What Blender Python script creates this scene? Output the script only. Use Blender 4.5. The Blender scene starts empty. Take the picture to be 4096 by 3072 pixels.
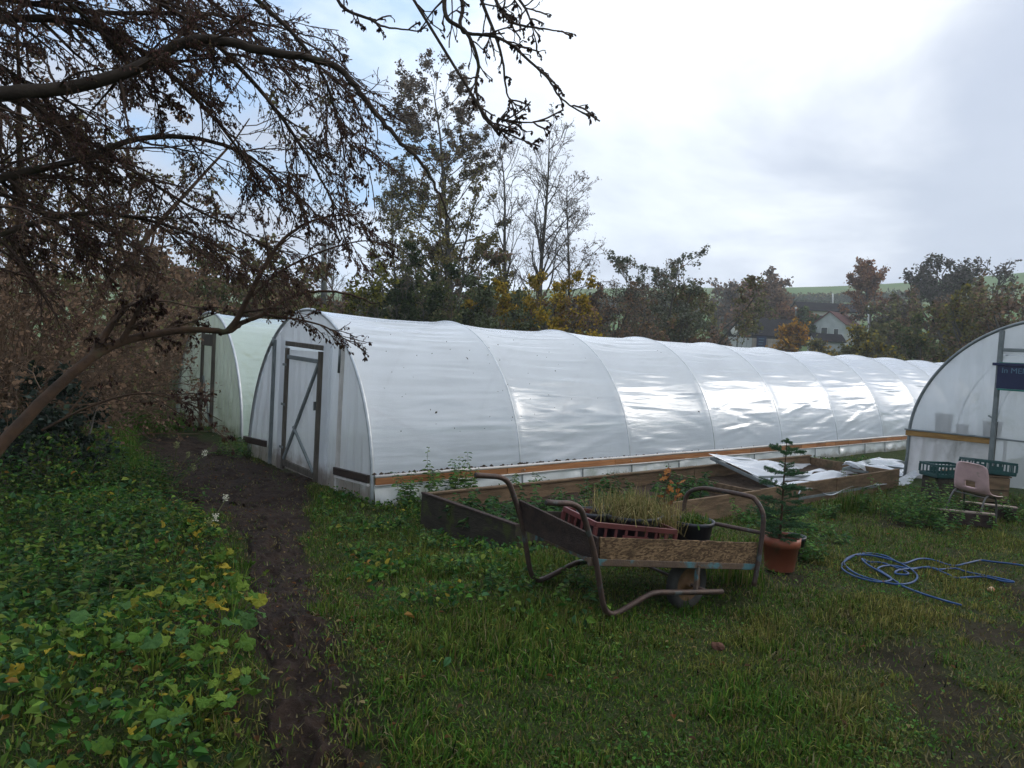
import bpy, bmesh, math, random
import numpy as np
from mathutils import Vector, Matrix
from math import sin, cos, pi, radians, sqrt, atan2, exp
random.seed(7); RNG = np.random.default_rng(7)
SC = bpy.context.scene; COL = SC.collection

# ---------------------------------------------------------------- camera
YAW, PITCH, ROLL, FOC = .696, -.048, .057, 2889.0
CP = np.array([-4.421, -7.858, 2.024])
_cy, _sy = cos(YAW), sin(YAW)
FW = np.array([_sy*cos(PITCH), _cy*cos(PITCH), sin(PITCH)])
RT = np.array([_cy, -_sy, 0.]); UP = np.cross(RT, FW)
RT, UP = cos(ROLL)*RT + sin(ROLL)*UP, -sin(ROLL)*RT + cos(ROLL)*UP
cd = bpy.data.cameras.new('camera'); cam = bpy.data.objects.new('camera', cd); COL.objects.link(cam)
cam.matrix_world = Matrix(((RT[0], UP[0], -FW[0], CP[0]), (RT[1], UP[1], -FW[1], CP[1]), (RT[2], UP[2], -FW[2], CP[2]), (0, 0, 0, 1)))
cd.sensor_width = 36; cd.lens = 36*FOC/4096; cd.clip_start = .05; cd.clip_end = 6000
SC.camera = cam
KP = 4096/2212.0

def ray(x, y):
    return FW + (x*KP-2048)/FOC*RT - (y*KP-1536)/FOC*UP

# ---------------------------------------------------------------- world, sun, exposure
SUN_AZ, SUN_EL = radians(-22), radians(26)          # direction to the sun in plan, from +x
sd = Vector((cos(SUN_AZ)*cos(SUN_EL), sin(SUN_AZ)*cos(SUN_EL), sin(SUN_EL)))
w = bpy.data.worlds.new('World'); SC.world = w; w.use_nodes = True
nt = w.node_tree; nt.nodes.clear()
def N(t, nt_=None, **kw):
    n = (nt_ or nt).nodes.new(t)
    for k, v in kw.items(): setattr(n, k, v)
    return n
def math_node(nt_, op, a, b=None, c=None, clamp=False):
    n = nt_.nodes.new('ShaderNodeMath'); n.operation = op; n.use_clamp = clamp
    for i, v in enumerate((a, b, c)):
        if v is None: continue
        if isinstance(v, (int, float)): n.inputs[i].default_value = v
        else: nt_.links.new(v, n.inputs[i])
    return n.outputs[0]
def mixc(nt_, f, a, b, blend='MIX'):
    n = nt_.nodes.new('ShaderNodeMix'); n.data_type = 'RGBA'; n.blend_type = blend; n.clamp_factor = True
    for s, v in ((0, f), (6, a), (7, b)):
        if isinstance(v, (int, float)): n.inputs[s].default_value = v
        elif isinstance(v, (tuple, list)): n.inputs[s].default_value = (*v[:3], 1)
        else: nt_.links.new(v, n.inputs[s])
    return n.outputs[2]
def maprange(nt_, v, a, b, c=0., d=1., smooth=True):
    n = nt_.nodes.new('ShaderNodeMapRange'); n.interpolation_type = 'SMOOTHSTEP' if smooth else 'LINEAR'
    nt_.links.new(v, n.inputs[0])
    for i, q in enumerate((a, b, c, d)): n.inputs[1+i].default_value = q
    return n.outputs[0]
def noise_node(nt_, vec, scale, detail=4, rough=.55, dist=0.):
    n = nt_.nodes.new('ShaderNodeTexNoise'); n.inputs['Scale'].default_value = scale
    n.inputs['Detail'].default_value = detail; n.inputs['Roughness'].default_value = rough; n.inputs['Distortion'].default_value = dist
    if vec is not None: nt_.links.new(vec, n.inputs['Vector'])
    return n
sky = N('ShaderNodeTexSky', sky_type='NISHITA', sun_disc=False)
sky.sun_elevation = SUN_EL; sky.sun_rotation = radians(90) - SUN_AZ
sky.air_density = 1.2; sky.dust_density = 1.0; sky.ozone_density = 1.5
tc = N('ShaderNodeTexCoord')
DIRV = tc.outputs['Generated']
sep = N('ShaderNodeSeparateXYZ'); nt.links.new(DIRV, sep.inputs[0])
zc = math_node(nt, 'MAXIMUM', sep.outputs[2], 0.0)
den = math_node(nt, 'ADD', zc, .22)
px_ = math_node(nt, 'DIVIDE', sep.outputs[0], den); py_ = math_node(nt, 'DIVIDE', sep.outputs[1], den)
cmb = N('ShaderNodeCombineXYZ'); nt.links.new(px_, cmb.inputs[0]); nt.links.new(py_, cmb.inputs[1]); cmb.inputs[2].default_value = 3.7
n1 = noise_node(nt, cmb.outputs[0], .9, 6, .55, .3)
n2 = noise_node(nt, cmb.outputs[0], 2.2, 5, .55, .2)
def dotdir(v):
    n = N('ShaderNodeVectorMath', operation='DOT_PRODUCT'); nt.links.new(DIRV, n.inputs[0]); n.inputs[1].default_value = tuple(v); return n.outputs['Value']
# deck: grey-blue low down, thinning to white overhead, brighter towards the veiled sun
sunward = maprange(nt, dotdir(sd), .0, 1., 0., 1.)
el = math_node(nt, 'ADD', sep.outputs[2], math_node(nt, 'MULTIPLY', math_node(nt, 'SUBTRACT', n1.outputs[0], .5), .50))
bd = ray(1270, 10); bd = bd/np.linalg.norm(bd)
thinA = maprange(nt, el, .38, .70)
thinB = maprange(nt, math_node(nt, 'ADD', dotdir(bd), math_node(nt, 'MULTIPLY', math_node(nt, 'SUBTRACT', n1.outputs[0], .5), .34)), .87, 1.0)
thin = math_node(nt, 'MAXIMUM', thinA, thinB)
grey = mixc(nt, n2.outputs[0], (4.3, 4.9, 6.2), (6.0, 6.6, 7.9))
whitec = mixc(nt, sunward, (8.0, 9.3, 11.4), (11.5, 11.6, 11.7))
cloud = mixc(nt, thin, grey, whitec)
hd = ray(560, 40); hd = hd/np.linalg.norm(hd)
hole = maprange(nt, math_node(nt, 'ADD', dotdir(hd), math_node(nt, 'MULTIPLY', math_node(nt, 'SUBTRACT', n2.outputs[0], .5), .22)), .945, 1.02)
blue = mixc(nt, .55, mixc(nt, 1., sky.outputs[0], (1.5, 1.6, 1.7), 'MULTIPLY'), (2.6, 5.6, 10.5))
allsky = mixc(nt, math_node(nt, 'MULTIPLY', hole, .9), cloud, blue)
bg = N('ShaderNodeBackground'); bg.inputs[1].default_value = .1
nt.links.new(allsky, bg.inputs[0])
wo = N('ShaderNodeOutputWorld'); nt.links.new(bg.outputs[0], wo.inputs[0])

sl = bpy.data.lights.new('sun', 'SUN'); sun = bpy.data.objects.new('sun', sl); COL.objects.link(sun)
sl.energy = .95; sl.angle = radians(14); sl.color = (1., .93, .84)
sun.rotation_euler = (-sd).to_track_quat('-Z', 'Y').to_euler()
SC.view_settings.view_transform = 'Standard'; SC.view_settings.look = 'None'
SC.view_settings.exposure = 0.38; SC.view_settings.gamma = 1.0; SC.view_settings.use_curve_mapping = False
SC.render.engine = 'CYCLES'; SC.cycles.use_denoising = True
SC.cycles.max_bounces = 8; SC.cycles.transparent_max_bounces = 16; SC.cycles.diffuse_bounces = 5

# ---------------------------------------------------------------- terrain height
FOOT = np.array([-.79, -4.718])
def sstep(v, a, b):
    s = np.clip((np.asarray(v, float)-a)/(b-a), 0, 1); return s*s*(3-2*s)
def near_h(x, y):
    x = np.asarray(x, float); y = np.asarray(y, float)
    wgt = sstep(-y, 1.6, 4.6)
    q = np.clip((x-FOOT[0])*.77-(y-FOOT[1])*.64, -2.5, 3.0)
    bump = .022*np.sin(2.1*x+1.3*y)+.018*np.sin(3.7*y-2.2*x+1)
    leftb = .16*sstep(-x, 2.2, 5.5)*sstep(y, -5.5, -1.)
    rut = .12*np.exp(-((x-.08)**2+(y+4.75)**2)/.52**2)
    return wgt*(.30-.05*q) + bump*.7 + leftb - rut
ER = np.array([0, 60, 90, 140, 250, 450, 620, 900, 1600.]); EV = np.array([.0, .0, .022, .046, .085, .127, .126, .12, .10])
def H(x, y):
    x = np.asarray(x, float); y = np.asarray(y, float)
    dx, dy = x-CP[0], y-CP[1]; r = np.sqrt(dx*dx+dy*dy)+1e-6
    e = np.interp(r, ER, EV)
    e = e + .004*np.sin(np.arctan2(dy, dx)*9+1.)*sstep(r, 200, 400)
    zt = CP[2] + (r*e - UP[0]*dx - UP[1]*dy)/UP[2]
    wf = sstep(r, 45, 120)
    return near_h(x, y)*(1-wf) + zt*wf
def gp(x, y, dz=0.):
    d = ray(x, y); z = 0.
    for _ in range(25):
        t = (z+dz-CP[2])/d[2]; p = CP+t*d; z = float(near_h(p[0], p[1]))
    return p
def colr(x, r, y=700):                    # ground point in pixel column x at plan distance r
    d = ray(x, y); s = r/sqrt(d[0]**2+d[1]**2); p = CP+d*s
    return np.array([p[0], p[1], float(H(p[0], p[1]))])
def at(x, y, r):
    d = ray(x, y); return CP + d*(r/sqrt(d[0]**2+d[1]**2))
def onx(x, y, X):
    d = ray(x, y); return CP + d*((X-CP[0])/d[0])

# ---------------------------------------------------------------- materials
def material(name):
    m = bpy.data.materials.new(name); m.use_nodes = True; t = m.node_tree
    return m, t, t.nodes['Principled BSDF'], t.nodes['Material Output']
def pm(name, c1, c2=None, scale=6., rough=.8, spec=.3, bump=0., bscale=None, stretch=(1, 1, 1), c3=None, s3=2., th3=(.5, .65), rnd=0., metal=0., detail=5, attr=False, transl=0., coat=0., dist=0.):
    m, t, b, out = material(name)
    co = t.nodes.new('ShaderNodeTexCoord'); mp = t.nodes.new('ShaderNodeMapping'); mp.inputs['Scale'].default_value = stretch
    t.links.new(co.outputs['Object'], mp.inputs[0]); v = mp.outputs[0]
    c2 = c2 or tuple(x*.7 for x in c1)
    if attr:
        a = t.nodes.new('ShaderNodeAttribute'); a.attribute_name = 'Col'; col = a.outputs['Color']
    else:
        n = noise_node(t, v, scale, detail, .6, dist)
        col = mixc(t, maprange(t, n.outputs[0], .3, .7), c1, c2)
    if c3:
        n3 = noise_node(t, co.outputs['Object'], s3, 5, .6)
        col = mixc(t, maprange(t, n3.outputs[0], *th3), col, c3)
    if rnd:
        oi = t.nodes.new('ShaderNodeObjectInfo'); hsv = t.nodes.new('ShaderNodeHueSaturation')
        t.links.new(maprange(t, oi.outputs['Random'], 0, 1, 1-rnd, 1+rnd, False), hsv.inputs['Value'])
        t.links.new(col, hsv.inputs['Color']); col = hsv.outputs[0]
    t.links.new(col, b.inputs['Base Color'])
    b.inputs['Roughness'].default_value = rough; b.inputs['Specular IOR Level'].default_value = spec; b.inputs['Metallic'].default_value = metal
    if coat: b.inputs['Coat Weight'].default_value = coat
    if bump:
        nb = noise_node(t, v, bscale or scale*3, 6, .65)
        bn = t.nodes.new('ShaderNodeBump'); bn.inputs['Strength'].default_value = bump; bn.inputs['Distance'].default_value = .03
        t.links.new(nb.outputs[0], bn.inputs['Height']); t.links.new(bn.outputs[0], b.inputs['Normal'])
    if transl:
        tr = t.nodes.new('ShaderNodeBsdfTranslucent'); t.links.new(col, tr.inputs[0])
        mx = t.nodes.new('ShaderNodeMixShader'); mx.inputs[0].default_value = transl
        t.links.new(b.outputs[0], mx.inputs[1]); t.links.new(tr.outputs[0], mx.inputs[2]); t.links.new(mx.outputs[0], out.inputs[0])
    return m
def film(name, col, transp=.1, rough=.2, algae=None, ath=(.5, .75), ascale=1.2, bumps=.25, stretch=(.5, 5, 5), transl=.42, dirtz=None):
    m, t, b, out = material(name); t.nodes.remove(b)
    co = t.nodes.new('ShaderNodeTexCoord'); mp = t.nodes.new('ShaderNodeMapping'); mp.inputs['Scale'].default_value = stretch
    t.links.new(co.outputs['Object'], mp.inputs[0])
    n0 = noise_node(t, co.outputs['Object'], 1.3, 6, .6)
    c = mixc(t, maprange(t, n0.outputs[0], .3, .75), col, tuple(x*.90 for x in col))
    if algae:
        n3 = noise_node(t, co.outputs['Object'], ascale, 7, .65, .4)
        c = mixc(t, math_node(t, 'MULTIPLY', maprange(t, n3.outputs[0], *ath), .8), c, algae)
    if dirtz:
        sx = t.nodes.new('ShaderNodeSeparateXYZ'); t.links.new(co.outputs['Object'], sx.inputs[0])
        n4 = noise_node(t, co.outputs['Object'], 5., 6, .65)
        hz = math_node(t, 'ADD', sx.outputs[2], math_node(t, 'MULTIPLY', math_node(t, 'SUBTRACT', n4.outputs[0], .5), dirtz[1]*2.2))
        c = mixc(t, math_node(t, 'MULTIPLY', maprange(t, hz, dirtz[0], dirtz[0]+dirtz[1], 1, 0), .75), c, dirtz[2])
    nb = noise_node(t, mp.outputs[0], 2.6, 5, .5, .4)
    bn = t.nodes.new('ShaderNodeBump'); bn.inputs['Strength'].default_value = bumps; bn.inputs['Distance'].default_value = .05
    t.links.new(nb.outputs[0], bn.inputs['Height'])
    df = t.nodes.new('ShaderNodeBsdfDiffuse'); tr = t.nodes.new('ShaderNodeBsdfTranslucent'); gl = t.nodes.new('ShaderNodeBsdfGlossy'); tp = t.nodes.new('ShaderNodeBsdfTransparent')
    for x in (df, tr): t.links.new(c, x.inputs[0])
    gl.inputs['Roughness'].default_value = rough; gl.inputs[0].default_value = (.95, .97, 1, 1)
    for x in (df, gl): t.links.new(bn.outputs[0], x.inputs['Normal'])
    m1 = t.nodes.new('ShaderNodeMixShader'); m1.inputs[0].default_value = transl; t.links.new(df.outputs[0], m1.inputs[1]); t.links.new(tr.outputs[0], m1.inputs[2])
    fr = t.nodes.new('ShaderNodeFresnel'); ge = t.nodes.new('ShaderNodeNewGeometry'); t.links.new(maprange(t, ge.outputs['Backfacing'], 0, 1, 1.55, 1/1.55, False), fr.inputs[0]); t.links.new(bn.outputs[0], fr.inputs['Normal'])
    m2 = t.nodes.new('ShaderNodeMixShader'); m2.inputs[0].default_value = transp; t.links.new(m1.outputs[0], m2.inputs[1]); t.links.new(tp.outputs[0], m2.inputs[2])
    m3 = t.nodes.new('ShaderNodeMixShader'); t.links.new(math_node(t, 'MULTIPLY', fr.outputs[0], 1.15, clamp=True), m3.inputs[0]); t.links.new(m2.outputs[0], m3.inputs[1]); t.links.new(gl.outputs[0], m3.inputs[2])
    t.links.new(m3.outputs[0], out.inputs[0])
    return m
M = {}
M['film'] = film('film', (.86, .91, .97), .15, .26, transl=.52, bumps=.16)
M['film_skirt'] = film('film_skirt', (.80, .82, .80), .04, .30, algae=(.30, .36, .18), ath=(.52, .8), ascale=2.2, stretch=(3, 2, .8), dirtz=(.02, .10, (.20, .17, .12)))
M['film_end'] = film('film_end', (.92, .94, .96), .18, .3, transl=.6, stretch=(2, 6, .5), bumps=.35, dirtz=(.12, .22, (.22, .15, .10)))
M['film_green'] = film('film_green', (.72, .86, .78), .12, .25, transl=.56, algae=(.42, .50, .30), ath=(.45, .75))
M['film_green_end'] = film('film_green_end', (.88, .91, .80), .16, .35, transl=.6, algae=(.34, .36, .22), ath=(.5, .8), stretch=(2, 6, .5), bumps=.5, dirtz=(.1, .25, (.2, .2, .12)))
M['film_clear'] = film('film_clear', (.92, .94, .94), .42, .25, transl=.6, stretch=(2, 4, .6), bumps=.4, algae=(.5, .48, .38), ath=(.55, .8))
M['film_low'] = film('film_low', (.84, .80, .78), .16, .35, stretch=(2, 3, 2), bumps=.5, algae=(.36, .33, .28), ath=(.42, .75))
M['film_lid'] = film('film_lid', (.80, .83, .87), .10, .16, stretch=(1, 3, 1), bumps=.30, transl=.35, algae=(.55, .54, .50), ath=(.62, .85), ascale=3.)
M['galv'] = pm('galv', (.42, .45, .47), (.55, .58, .6), 9, .45, .5, metal=.6)
M['galv_dark'] = pm('galv_dark', (.13, .15, .155), (.2, .22, .22), 9, .5, .5, metal=.3)
M['rail'] = pm('rail', (.42, .19, .075), (.27, .11, .045), 3, .6, .3, .3, 10, (.5, 6, 6), rnd=.28, c3=(.12, .08, .05), s3=3.5, th3=(.62, .75))
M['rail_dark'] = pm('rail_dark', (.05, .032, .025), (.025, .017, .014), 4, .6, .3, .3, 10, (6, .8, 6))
M['batten'] = pm('batten', (.66, .63, .60), (.5, .47, .44), 5, .6, .3, .2)
M['door_wood'] = pm('door_wood', (.13, .115, .095), (.075, .066, .055), 6, .8, .2, .3, 20, (3, 3, .5))
M['door_grey'] = pm('door_grey', (.19, .21, .21), (.13, .15, .15), 6, .7, .3, .2)
M['bed_wood'] = pm('bed_wood', (.19, .125, .075), (.10, .066, .04), 3, .85, .2, .5, 12, (1, 6, 6), c3=(.09, .075, .04), s3=3., th3=(.52, .7), rnd=.15)
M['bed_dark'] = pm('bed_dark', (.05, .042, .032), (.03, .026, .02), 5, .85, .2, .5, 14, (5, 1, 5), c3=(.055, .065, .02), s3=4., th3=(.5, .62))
M['osb'] = None
M['rust'] = pm('rust', (.085, .05, .038), (.05, .034, .03), 12, .55, .45, .3, 40, metal=.25, c3=(.09, .11, .11), s3=6., th3=(.58, .68))
M['angle'] = pm('angle', (.13, .085, .055), (.09, .06, .045), 9, .6, .4, .3, 30, c3=(.07, .16, .18), s3=5, th3=(.5, .6))
M['rubber'] = pm('rubber', (.04, .039, .037), (.065, .062, .056), 8, .75, .3, .2)
M['rim'] = pm('rim', (.22, .12, .055), (.13, .075, .04), 8, .6, .3, .2)
M['pot_black'] = pm('pot_black', (.018, .02, .026), (.03, .033, .042), 9, .45, .5)
M['terracotta'] = pm('terracotta', (.30, .085, .045), (.22, .065, .036), 4, .5, .4, .1, c3=(.14, .075, .04), s3=6., th3=(.52, .68))
M['pink_plastic'] = pm('pink_plastic', (.15, .04, .038), (.11, .032, .03), 9, .45, .5, rnd=.05)
M['chair'] = pm('chair', (.56, .37, .37), (.46, .31, .30), 6, .4, .5, .05, c3=(.34, .27, .24), s3=8., th3=(.58, .72))
M['steel_leg'] = pm('steel_leg', (.06, .06, .06), (.1, .09, .08), 9, .5, .5)
M['green_plastic'] = pm('green_plastic', (.006, .042, .042), (.010, .058, .056), 9, .45, .5)
M['hose'] = pm('hose', (.008, .036, .115), (.014, .06, .17), 5, .45, .3)
M['navy'] = pm('navy', (.010, .016, .055), (.014, .02, .065), 5, .35, .5)
M['teal'] = pm('teal', (.01, .13, .10), (.02, .17, .13), 5, .4, .5)
M['letter'] = pm('letter', (.10, .19, .25), (.08, .15, .2), 20, .6)
M['soil'] = pm('soil', (.035, .024, .017), (.06, .042, .03), 14, .95, .1, .8, 30)
M['plank_dark'] = pm('plank_dark', (.055, .036, .03), (.03, .022, .02), 5, .8, .2, .4, 18, (1, 4, 4))
M['plank_edge'] = pm('plank_edge', (.38, .30, .25), (.24, .18, .15), 8, .8, .2, .4, 20)
M['bark'] = pm('bark', (.034, .025, .019), (.058, .043, .032), 7, .9, .2, .6, 18, c3=(.028, .032, .014), s3=3., th3=(.55, .7))
M['bark_warm'] = pm('bark_warm', (.085, .048, .028), (.045, .028, .018), 7, .85, .25, .5, 18, c3=(.06, .06, .03), s3=3., th3=(.55, .7))
M['bark_grey'] = pm('bark_grey', (.12, .11, .095), (.075, .07, .06), 5, .9, .2, .4, 14)
M['leaf'] = pm('leaf', (.1, .1, .1), rough=.6, spec=.12, attr=True, transl=.28)
M['leafmatt'] = pm('leafmatt', (.1, .1, .1), rough=.9, spec=.03, attr=True, transl=.42)
M['grass'] = pm('grass', (.1, .1, .1), rough=.7, spec=.06, attr=True, transl=.3)
M['twig'] = pm('twig', (.055, .036, .028), (.085, .055, .040), 3, .9, .15)
M['twig_brown'] = pm('twig_brown', (.13, .085, .055), (.09, .06, .04), 3, .9, .15)
M['twig_grey'] = pm('twig_grey', (.15, .135, .12), (.11, .10, .09), 3, .9, .15)
M['pole'] = pm('pole', (.16, .17, .16), (.1, .11, .1), 4, .8, .2)
M['pole_white'] = pm('pole_white', (.6, .6, .58), (.5, .5, .48), 4, .7, .2)
def osb_mat():
    m, t, b, out = material('osb')
    co = t.nodes.new('ShaderNodeTexCoord'); mp = t.nodes.new('ShaderNodeMapping'); mp.inputs['Scale'].default_value = (1, .3, 2.6); mp.inputs['Rotation'].default_value = (0, .6, 0)
    t.links.new(co.outputs['Object'], mp.inputs[0])
    vo = t.nodes.new('ShaderNodeTexVoronoi'); vo.inputs['Scale'].default_value = 44; vo.inputs['Randomness'].default_value = 1; t.links.new(mp.outputs[0], vo.inputs['Vector'])
    sp = t.nodes.new('ShaderNodeSeparateColor'); t.links.new(vo.outputs['Color'], sp.inputs[0])
    c = mixc(t, maprange(t, sp.outputs[0], .1, 1.), (.075, .045, .025), (.24, .155, .085))
    n3 = noise_node(t, co.outputs['Object'], 5, 5, .6); c = mixc(t, math_node(t, 'MULTIPLY', maprange(t, n3.outputs[0], .45, .7), .7), c, (.05, .032, .018))
    t.links.new(c, b.inputs['Base Color']); b.inputs['Roughness'].default_value = .85; b.inputs['Specular IOR Level'].default_value = .2
    bn = t.nodes.new('ShaderNodeBump'); bn.inputs['Strength'].default_value = .5; bn.inputs['Distance'].default_value = .01; t.links.new(sp.outputs[1], bn.inputs['Height']); t.links.new(bn.outputs[0], b.inputs['Normal'])
    return m
M['osb'] = osb_mat()

# ---------------------------------------------------------------- mesh helpers
def raw(name, V, F, mat, parent=None, cols=None, smooth=False):
    V = np.asarray(V, np.float32).reshape(-1, 3); me = bpy.data.meshes.new(name)
    F = np.asarray(F, np.int32); k = F.shape[1]; n = len(F)
    me.vertices.add(len(V)); me.vertices.foreach_set('co', V.ravel())
    me.loops.add(n*k); me.loops.foreach_set('vertex_index', F.ravel())
    me.polygons.add(n); me.polygons.foreach_set('loop_start', np.arange(0, n*k, k, dtype=np.int32))
    me.polygons.foreach_set('use_smooth', np.full(n, smooth, bool))
    me.update(calc_edges=True)
    if cols is not None:
        a = me.color_attributes.new('Col', 'FLOAT_COLOR', 'POINT')
        c4 = np.ones((len(V), 4), np.float32); c4[:, :3] = cols; a.data.foreach_set('color', c4.ravel())
    if mat: me.materials.append(mat)
    o = bpy.data.objects.new(name, me); COL.objects.link(o)
    if parent: o.parent = parent
    return o
class MB:
    def __init__(s): s.v = []; s.f = []
    def add(s, V, F):
        b = len(s.v); s.v.extend([tuple(map(float, p)) for p in V]); s.f.extend([tuple(i+b for i in q) for q in F])
    def bar(s, a, b, wx, wz, up=(0, 0, 1), bev=.12):
        # rectangular bar from a to b with slightly chamfered long edges
        a = np.array(a, float); b = np.array(b, float); d = b-a; L = np.linalg.norm(d); d /= L
        up = np.array(up, float)
        if abs(d@up) > .97: up = np.array([1., 0, 0])
        x = np.cross(d, up); x /= np.linalg.norm(x); z = np.cross(x, d)
        c = bev*min(wx, wz)
        prof = [(-wx/2+c, -wz/2), (wx/2-c, -wz/2), (wx/2, -wz/2+c), (wx/2, wz/2-c), (wx/2-c, wz/2), (-wx/2+c, wz/2), (-wx/2, wz/2-c), (-wx/2, -wz/2+c)]
        V = [a+x*p+z*q for p, q in prof]+[b+x*p+z*q for p, q in prof]
        F = [(i, (i+1) % 8, (i+1) % 8+8, i+8) for i in range(8)]+[tuple(range(7, -1, -1)), tuple(range(8, 16))]
        s.add(V, F); return s
    def hexa(s, P):      # 8 corners: bottom 4 then top 4
        s.add(P, [(3, 2, 1, 0), (4, 5, 6, 7), (0, 1, 5, 4), (1, 2, 6, 5), (2, 3, 7, 6), (3, 0, 4, 7)]); return s
    def tube(s, pts, r, k=8, cap=True):
        P = np.array(pts, float); n = len(P); R = np.full(n, r, float) if np.isscalar(r) else np.array(r, float)
        V, F = tubes(P[None], R[None], k); s.add(V, [tuple(q) for q in F])
        if cap:
            b = len(s.v)-n*k; s.f.append(tuple(b+i for i in range(k-1, -1, -1))); s.f.append(tuple(b+(n-1)*k+i for i in range(k)))
        return s
    def lathe(s, prof, k=20, c=(0, 0, 0)):
        V = []; n = len(prof)
        for r, z in prof:
            for i in range(k): V.append((c[0]+r*cos(2*pi*i/k), c[1]+r*sin(2*pi*i/k), c[2]+z))
        F = [(j*k+i, j*k+(i+1) % k, (j+1)*k+(i+1) % k, (j+1)*k+i) for j in range(n-1) for i in range(k)]
        s.add(V, F); return s
    def build(s, name, mat, parent=None, smooth=False):
        me = bpy.data.meshes.new(name); me.from_pydata(s.v, [], s.f); me.update()
        if smooth:
            me.polygons.foreach_set('use_smooth', np.full(len(me.polygons), True, bool))
        if mat: me.materials.append(mat)
        o = bpy.data.objects.new(name, me); COL.objects.link(o)
        if parent: o.parent = parent
        return o
def tubes(P, R, k):
    N_, S, _ = P.shape
    T = np.gradient(P, axis=1); T /= np.linalg.norm(T, axis=2, keepdims=True)+1e-9
    ref = np.where(np.abs(T[:, :1, 2:3]) > .8, np.array([1., 0, 0]), np.array([0, 0, 1.]))
    ref = np.broadcast_to(ref, T.shape)
    X = np.cross(T, ref); X /= np.linalg.norm(X, axis=2, keepdims=True)+1e-9
    Y = np.cross(T, X)
    # parallel-ish frame: keep X consistent along each tube
    for j in range(1, S):
        x = X[:, j-1] - (X[:, j-1]*T[:, j]).sum(1, keepdims=True)*T[:, j]
        x /= np.linalg.norm(x, axis=1, keepdims=True)+1e-9
        X[:, j] = x; Y[:, j] = np.cross(T[:, j], x)
    a = np.arange(k)*2*pi/k
    V = P[:, :, None]+R[:, :, None, None]*(np.cos(a)[:, None]*X[:, :, None]+np.sin(a)[:, None]*Y[:, :, None])
    idx = np.arange(N_*S*k).reshape(N_, S, k)
    i0 = idx[:, :-1]; i1 = idx[:, 1:]
    F = np.stack([i0, np.roll(i0, -1, 2), np.roll(i1, -1, 2), i1], -1).reshape(-1, 4)
    return V.reshape(-1, 3), F
def smooth_path(pts, n=8):
    P = np.array(pts, float); out = []
    Q = np.vstack([2*P[0]-P[1], P, 2*P[-1]-P[-2]])
    for i in range(1, len(Q)-2):
        for j in range(n):
            t = j/n; a, b, c, d = Q[i-1], Q[i], Q[i+1], Q[i+2]
            out.append(.5*((2*b)+(c-a)*t+(2*a-5*b+4*c-d)*t*t+(3*b-a-3*c+d)*t**3))
    out.append(P[-1]); return np.array(out)
def tag(o, label, cat, group=None, kind=None):
    if label: o['label'] = label
    if cat: o['category'] = cat
    if group: o['group'] = group
    if kind: o['kind'] = kind
    return o
def thing(name, label, cat, loc=(0, 0, 0), rotz=0., group=None):
    o = bpy.data.objects.new(name, None); COL.objects.link(o); o.location = loc; o.rotation_euler = (0, 0, rotz); o.empty_display_size = .1
    return tag(o, label, cat, group)
def struct(o): o['kind'] = 'structure'; return o
def stuff(o): o['kind'] = 'stuff'; return o

# ================================================================ GROUND
PATHC = []
for (lx, ly), (rx, ry) in (((545, 1760), (800, 1760)), ((560, 1659), (790, 1659)), ((575, 1450), (750, 1480)), ((560, 1300), (695, 1320)), ((525, 1190), (672, 1190)), ((480, 1100), (672, 1110)), ((415, 1025), (640, 1062)), ((340, 985), (560, 1015)), ((300, 948), (440, 945))):
    a, b = gp(lx, ly), gp(rx, ry); PATHC.append(((a+b)/2, np.linalg.norm((a-b)[:2])/2*.86))
PC = np.array([p[:2] for p, _ in PATHC]); PW = np.array([q for _, q in PATHC])
def path_d(x, y):        # >0 outside the trodden path, in metres; <0 inside
    x = np.asarray(x, float); y = np.asarray(y, float); best = np.full(x.shape, 9.)
    for i in range(len(PC)-1):
        d = PC[i+1]-PC[i]; L2 = d@d
        t = np.clip(((x-PC[i][0])*d[0]+(y-PC[i][1])*d[1])/L2, 0, 1)
        q = np.hypot(x-PC[i][0]-t*d[0], y-PC[i][1]-t*d[1])-(PW[i]*(1-t)+PW[i+1]*t)
        best = np.minimum(best, q)
    # branch to the near tunnel's door
    t = np.clip((x+1.6)/1.7, 0, 1); q = np.hypot(x-(-1.6+t*1.7), y-(1.0+t*1.1))-.62
    return np.minimum(best, q)
def vnoise(x, y, s, seed=0):
    r = np.random.default_rng(seed); out = 0
    for k in range(5):
        a = r.uniform(0, 2*pi); f = s*r.uniform(.6, 1.7); out = out+np.sin((np.cos(a)*x+np.sin(a)*y)*f+r.uniform(0, 6.3)+1.2*np.sin((np.sin(a)*x-np.cos(a)*y)*f*.7+r.uniform(0, 6)))
    return out/5
def mud_amt(x, y):
    d = path_d(x, y)+.20*vnoise(x, y, 5, 3)+.14*vnoise(x, y, 14, 4)+.06*vnoise(x, y, 34, 5)
    m = 1-sstep(d, -.1, .16)
    # worn patches in the lawn to the right
    q = (x-FOOT[0])*.77-(y-FOOT[1])*.64
    worn = sstep(vnoise(x, y, 2.6, 8)+.5*vnoise(x, y, 7, 9)+.2*vnoise(x, y, 17, 10), .0, .42)*sstep(q, .5, 1.8)*sstep(-y, 3.2, 4.4)
    edge = sstep(vnoise(x, y, 3.3, 18)+.5*vnoise(x, y, 9, 19), .2, .6)*(1-sstep(d, .25, 1.1))*.8
    return np.clip(np.maximum(np.maximum(m, worn*.85), edge), 0, 1)
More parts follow.
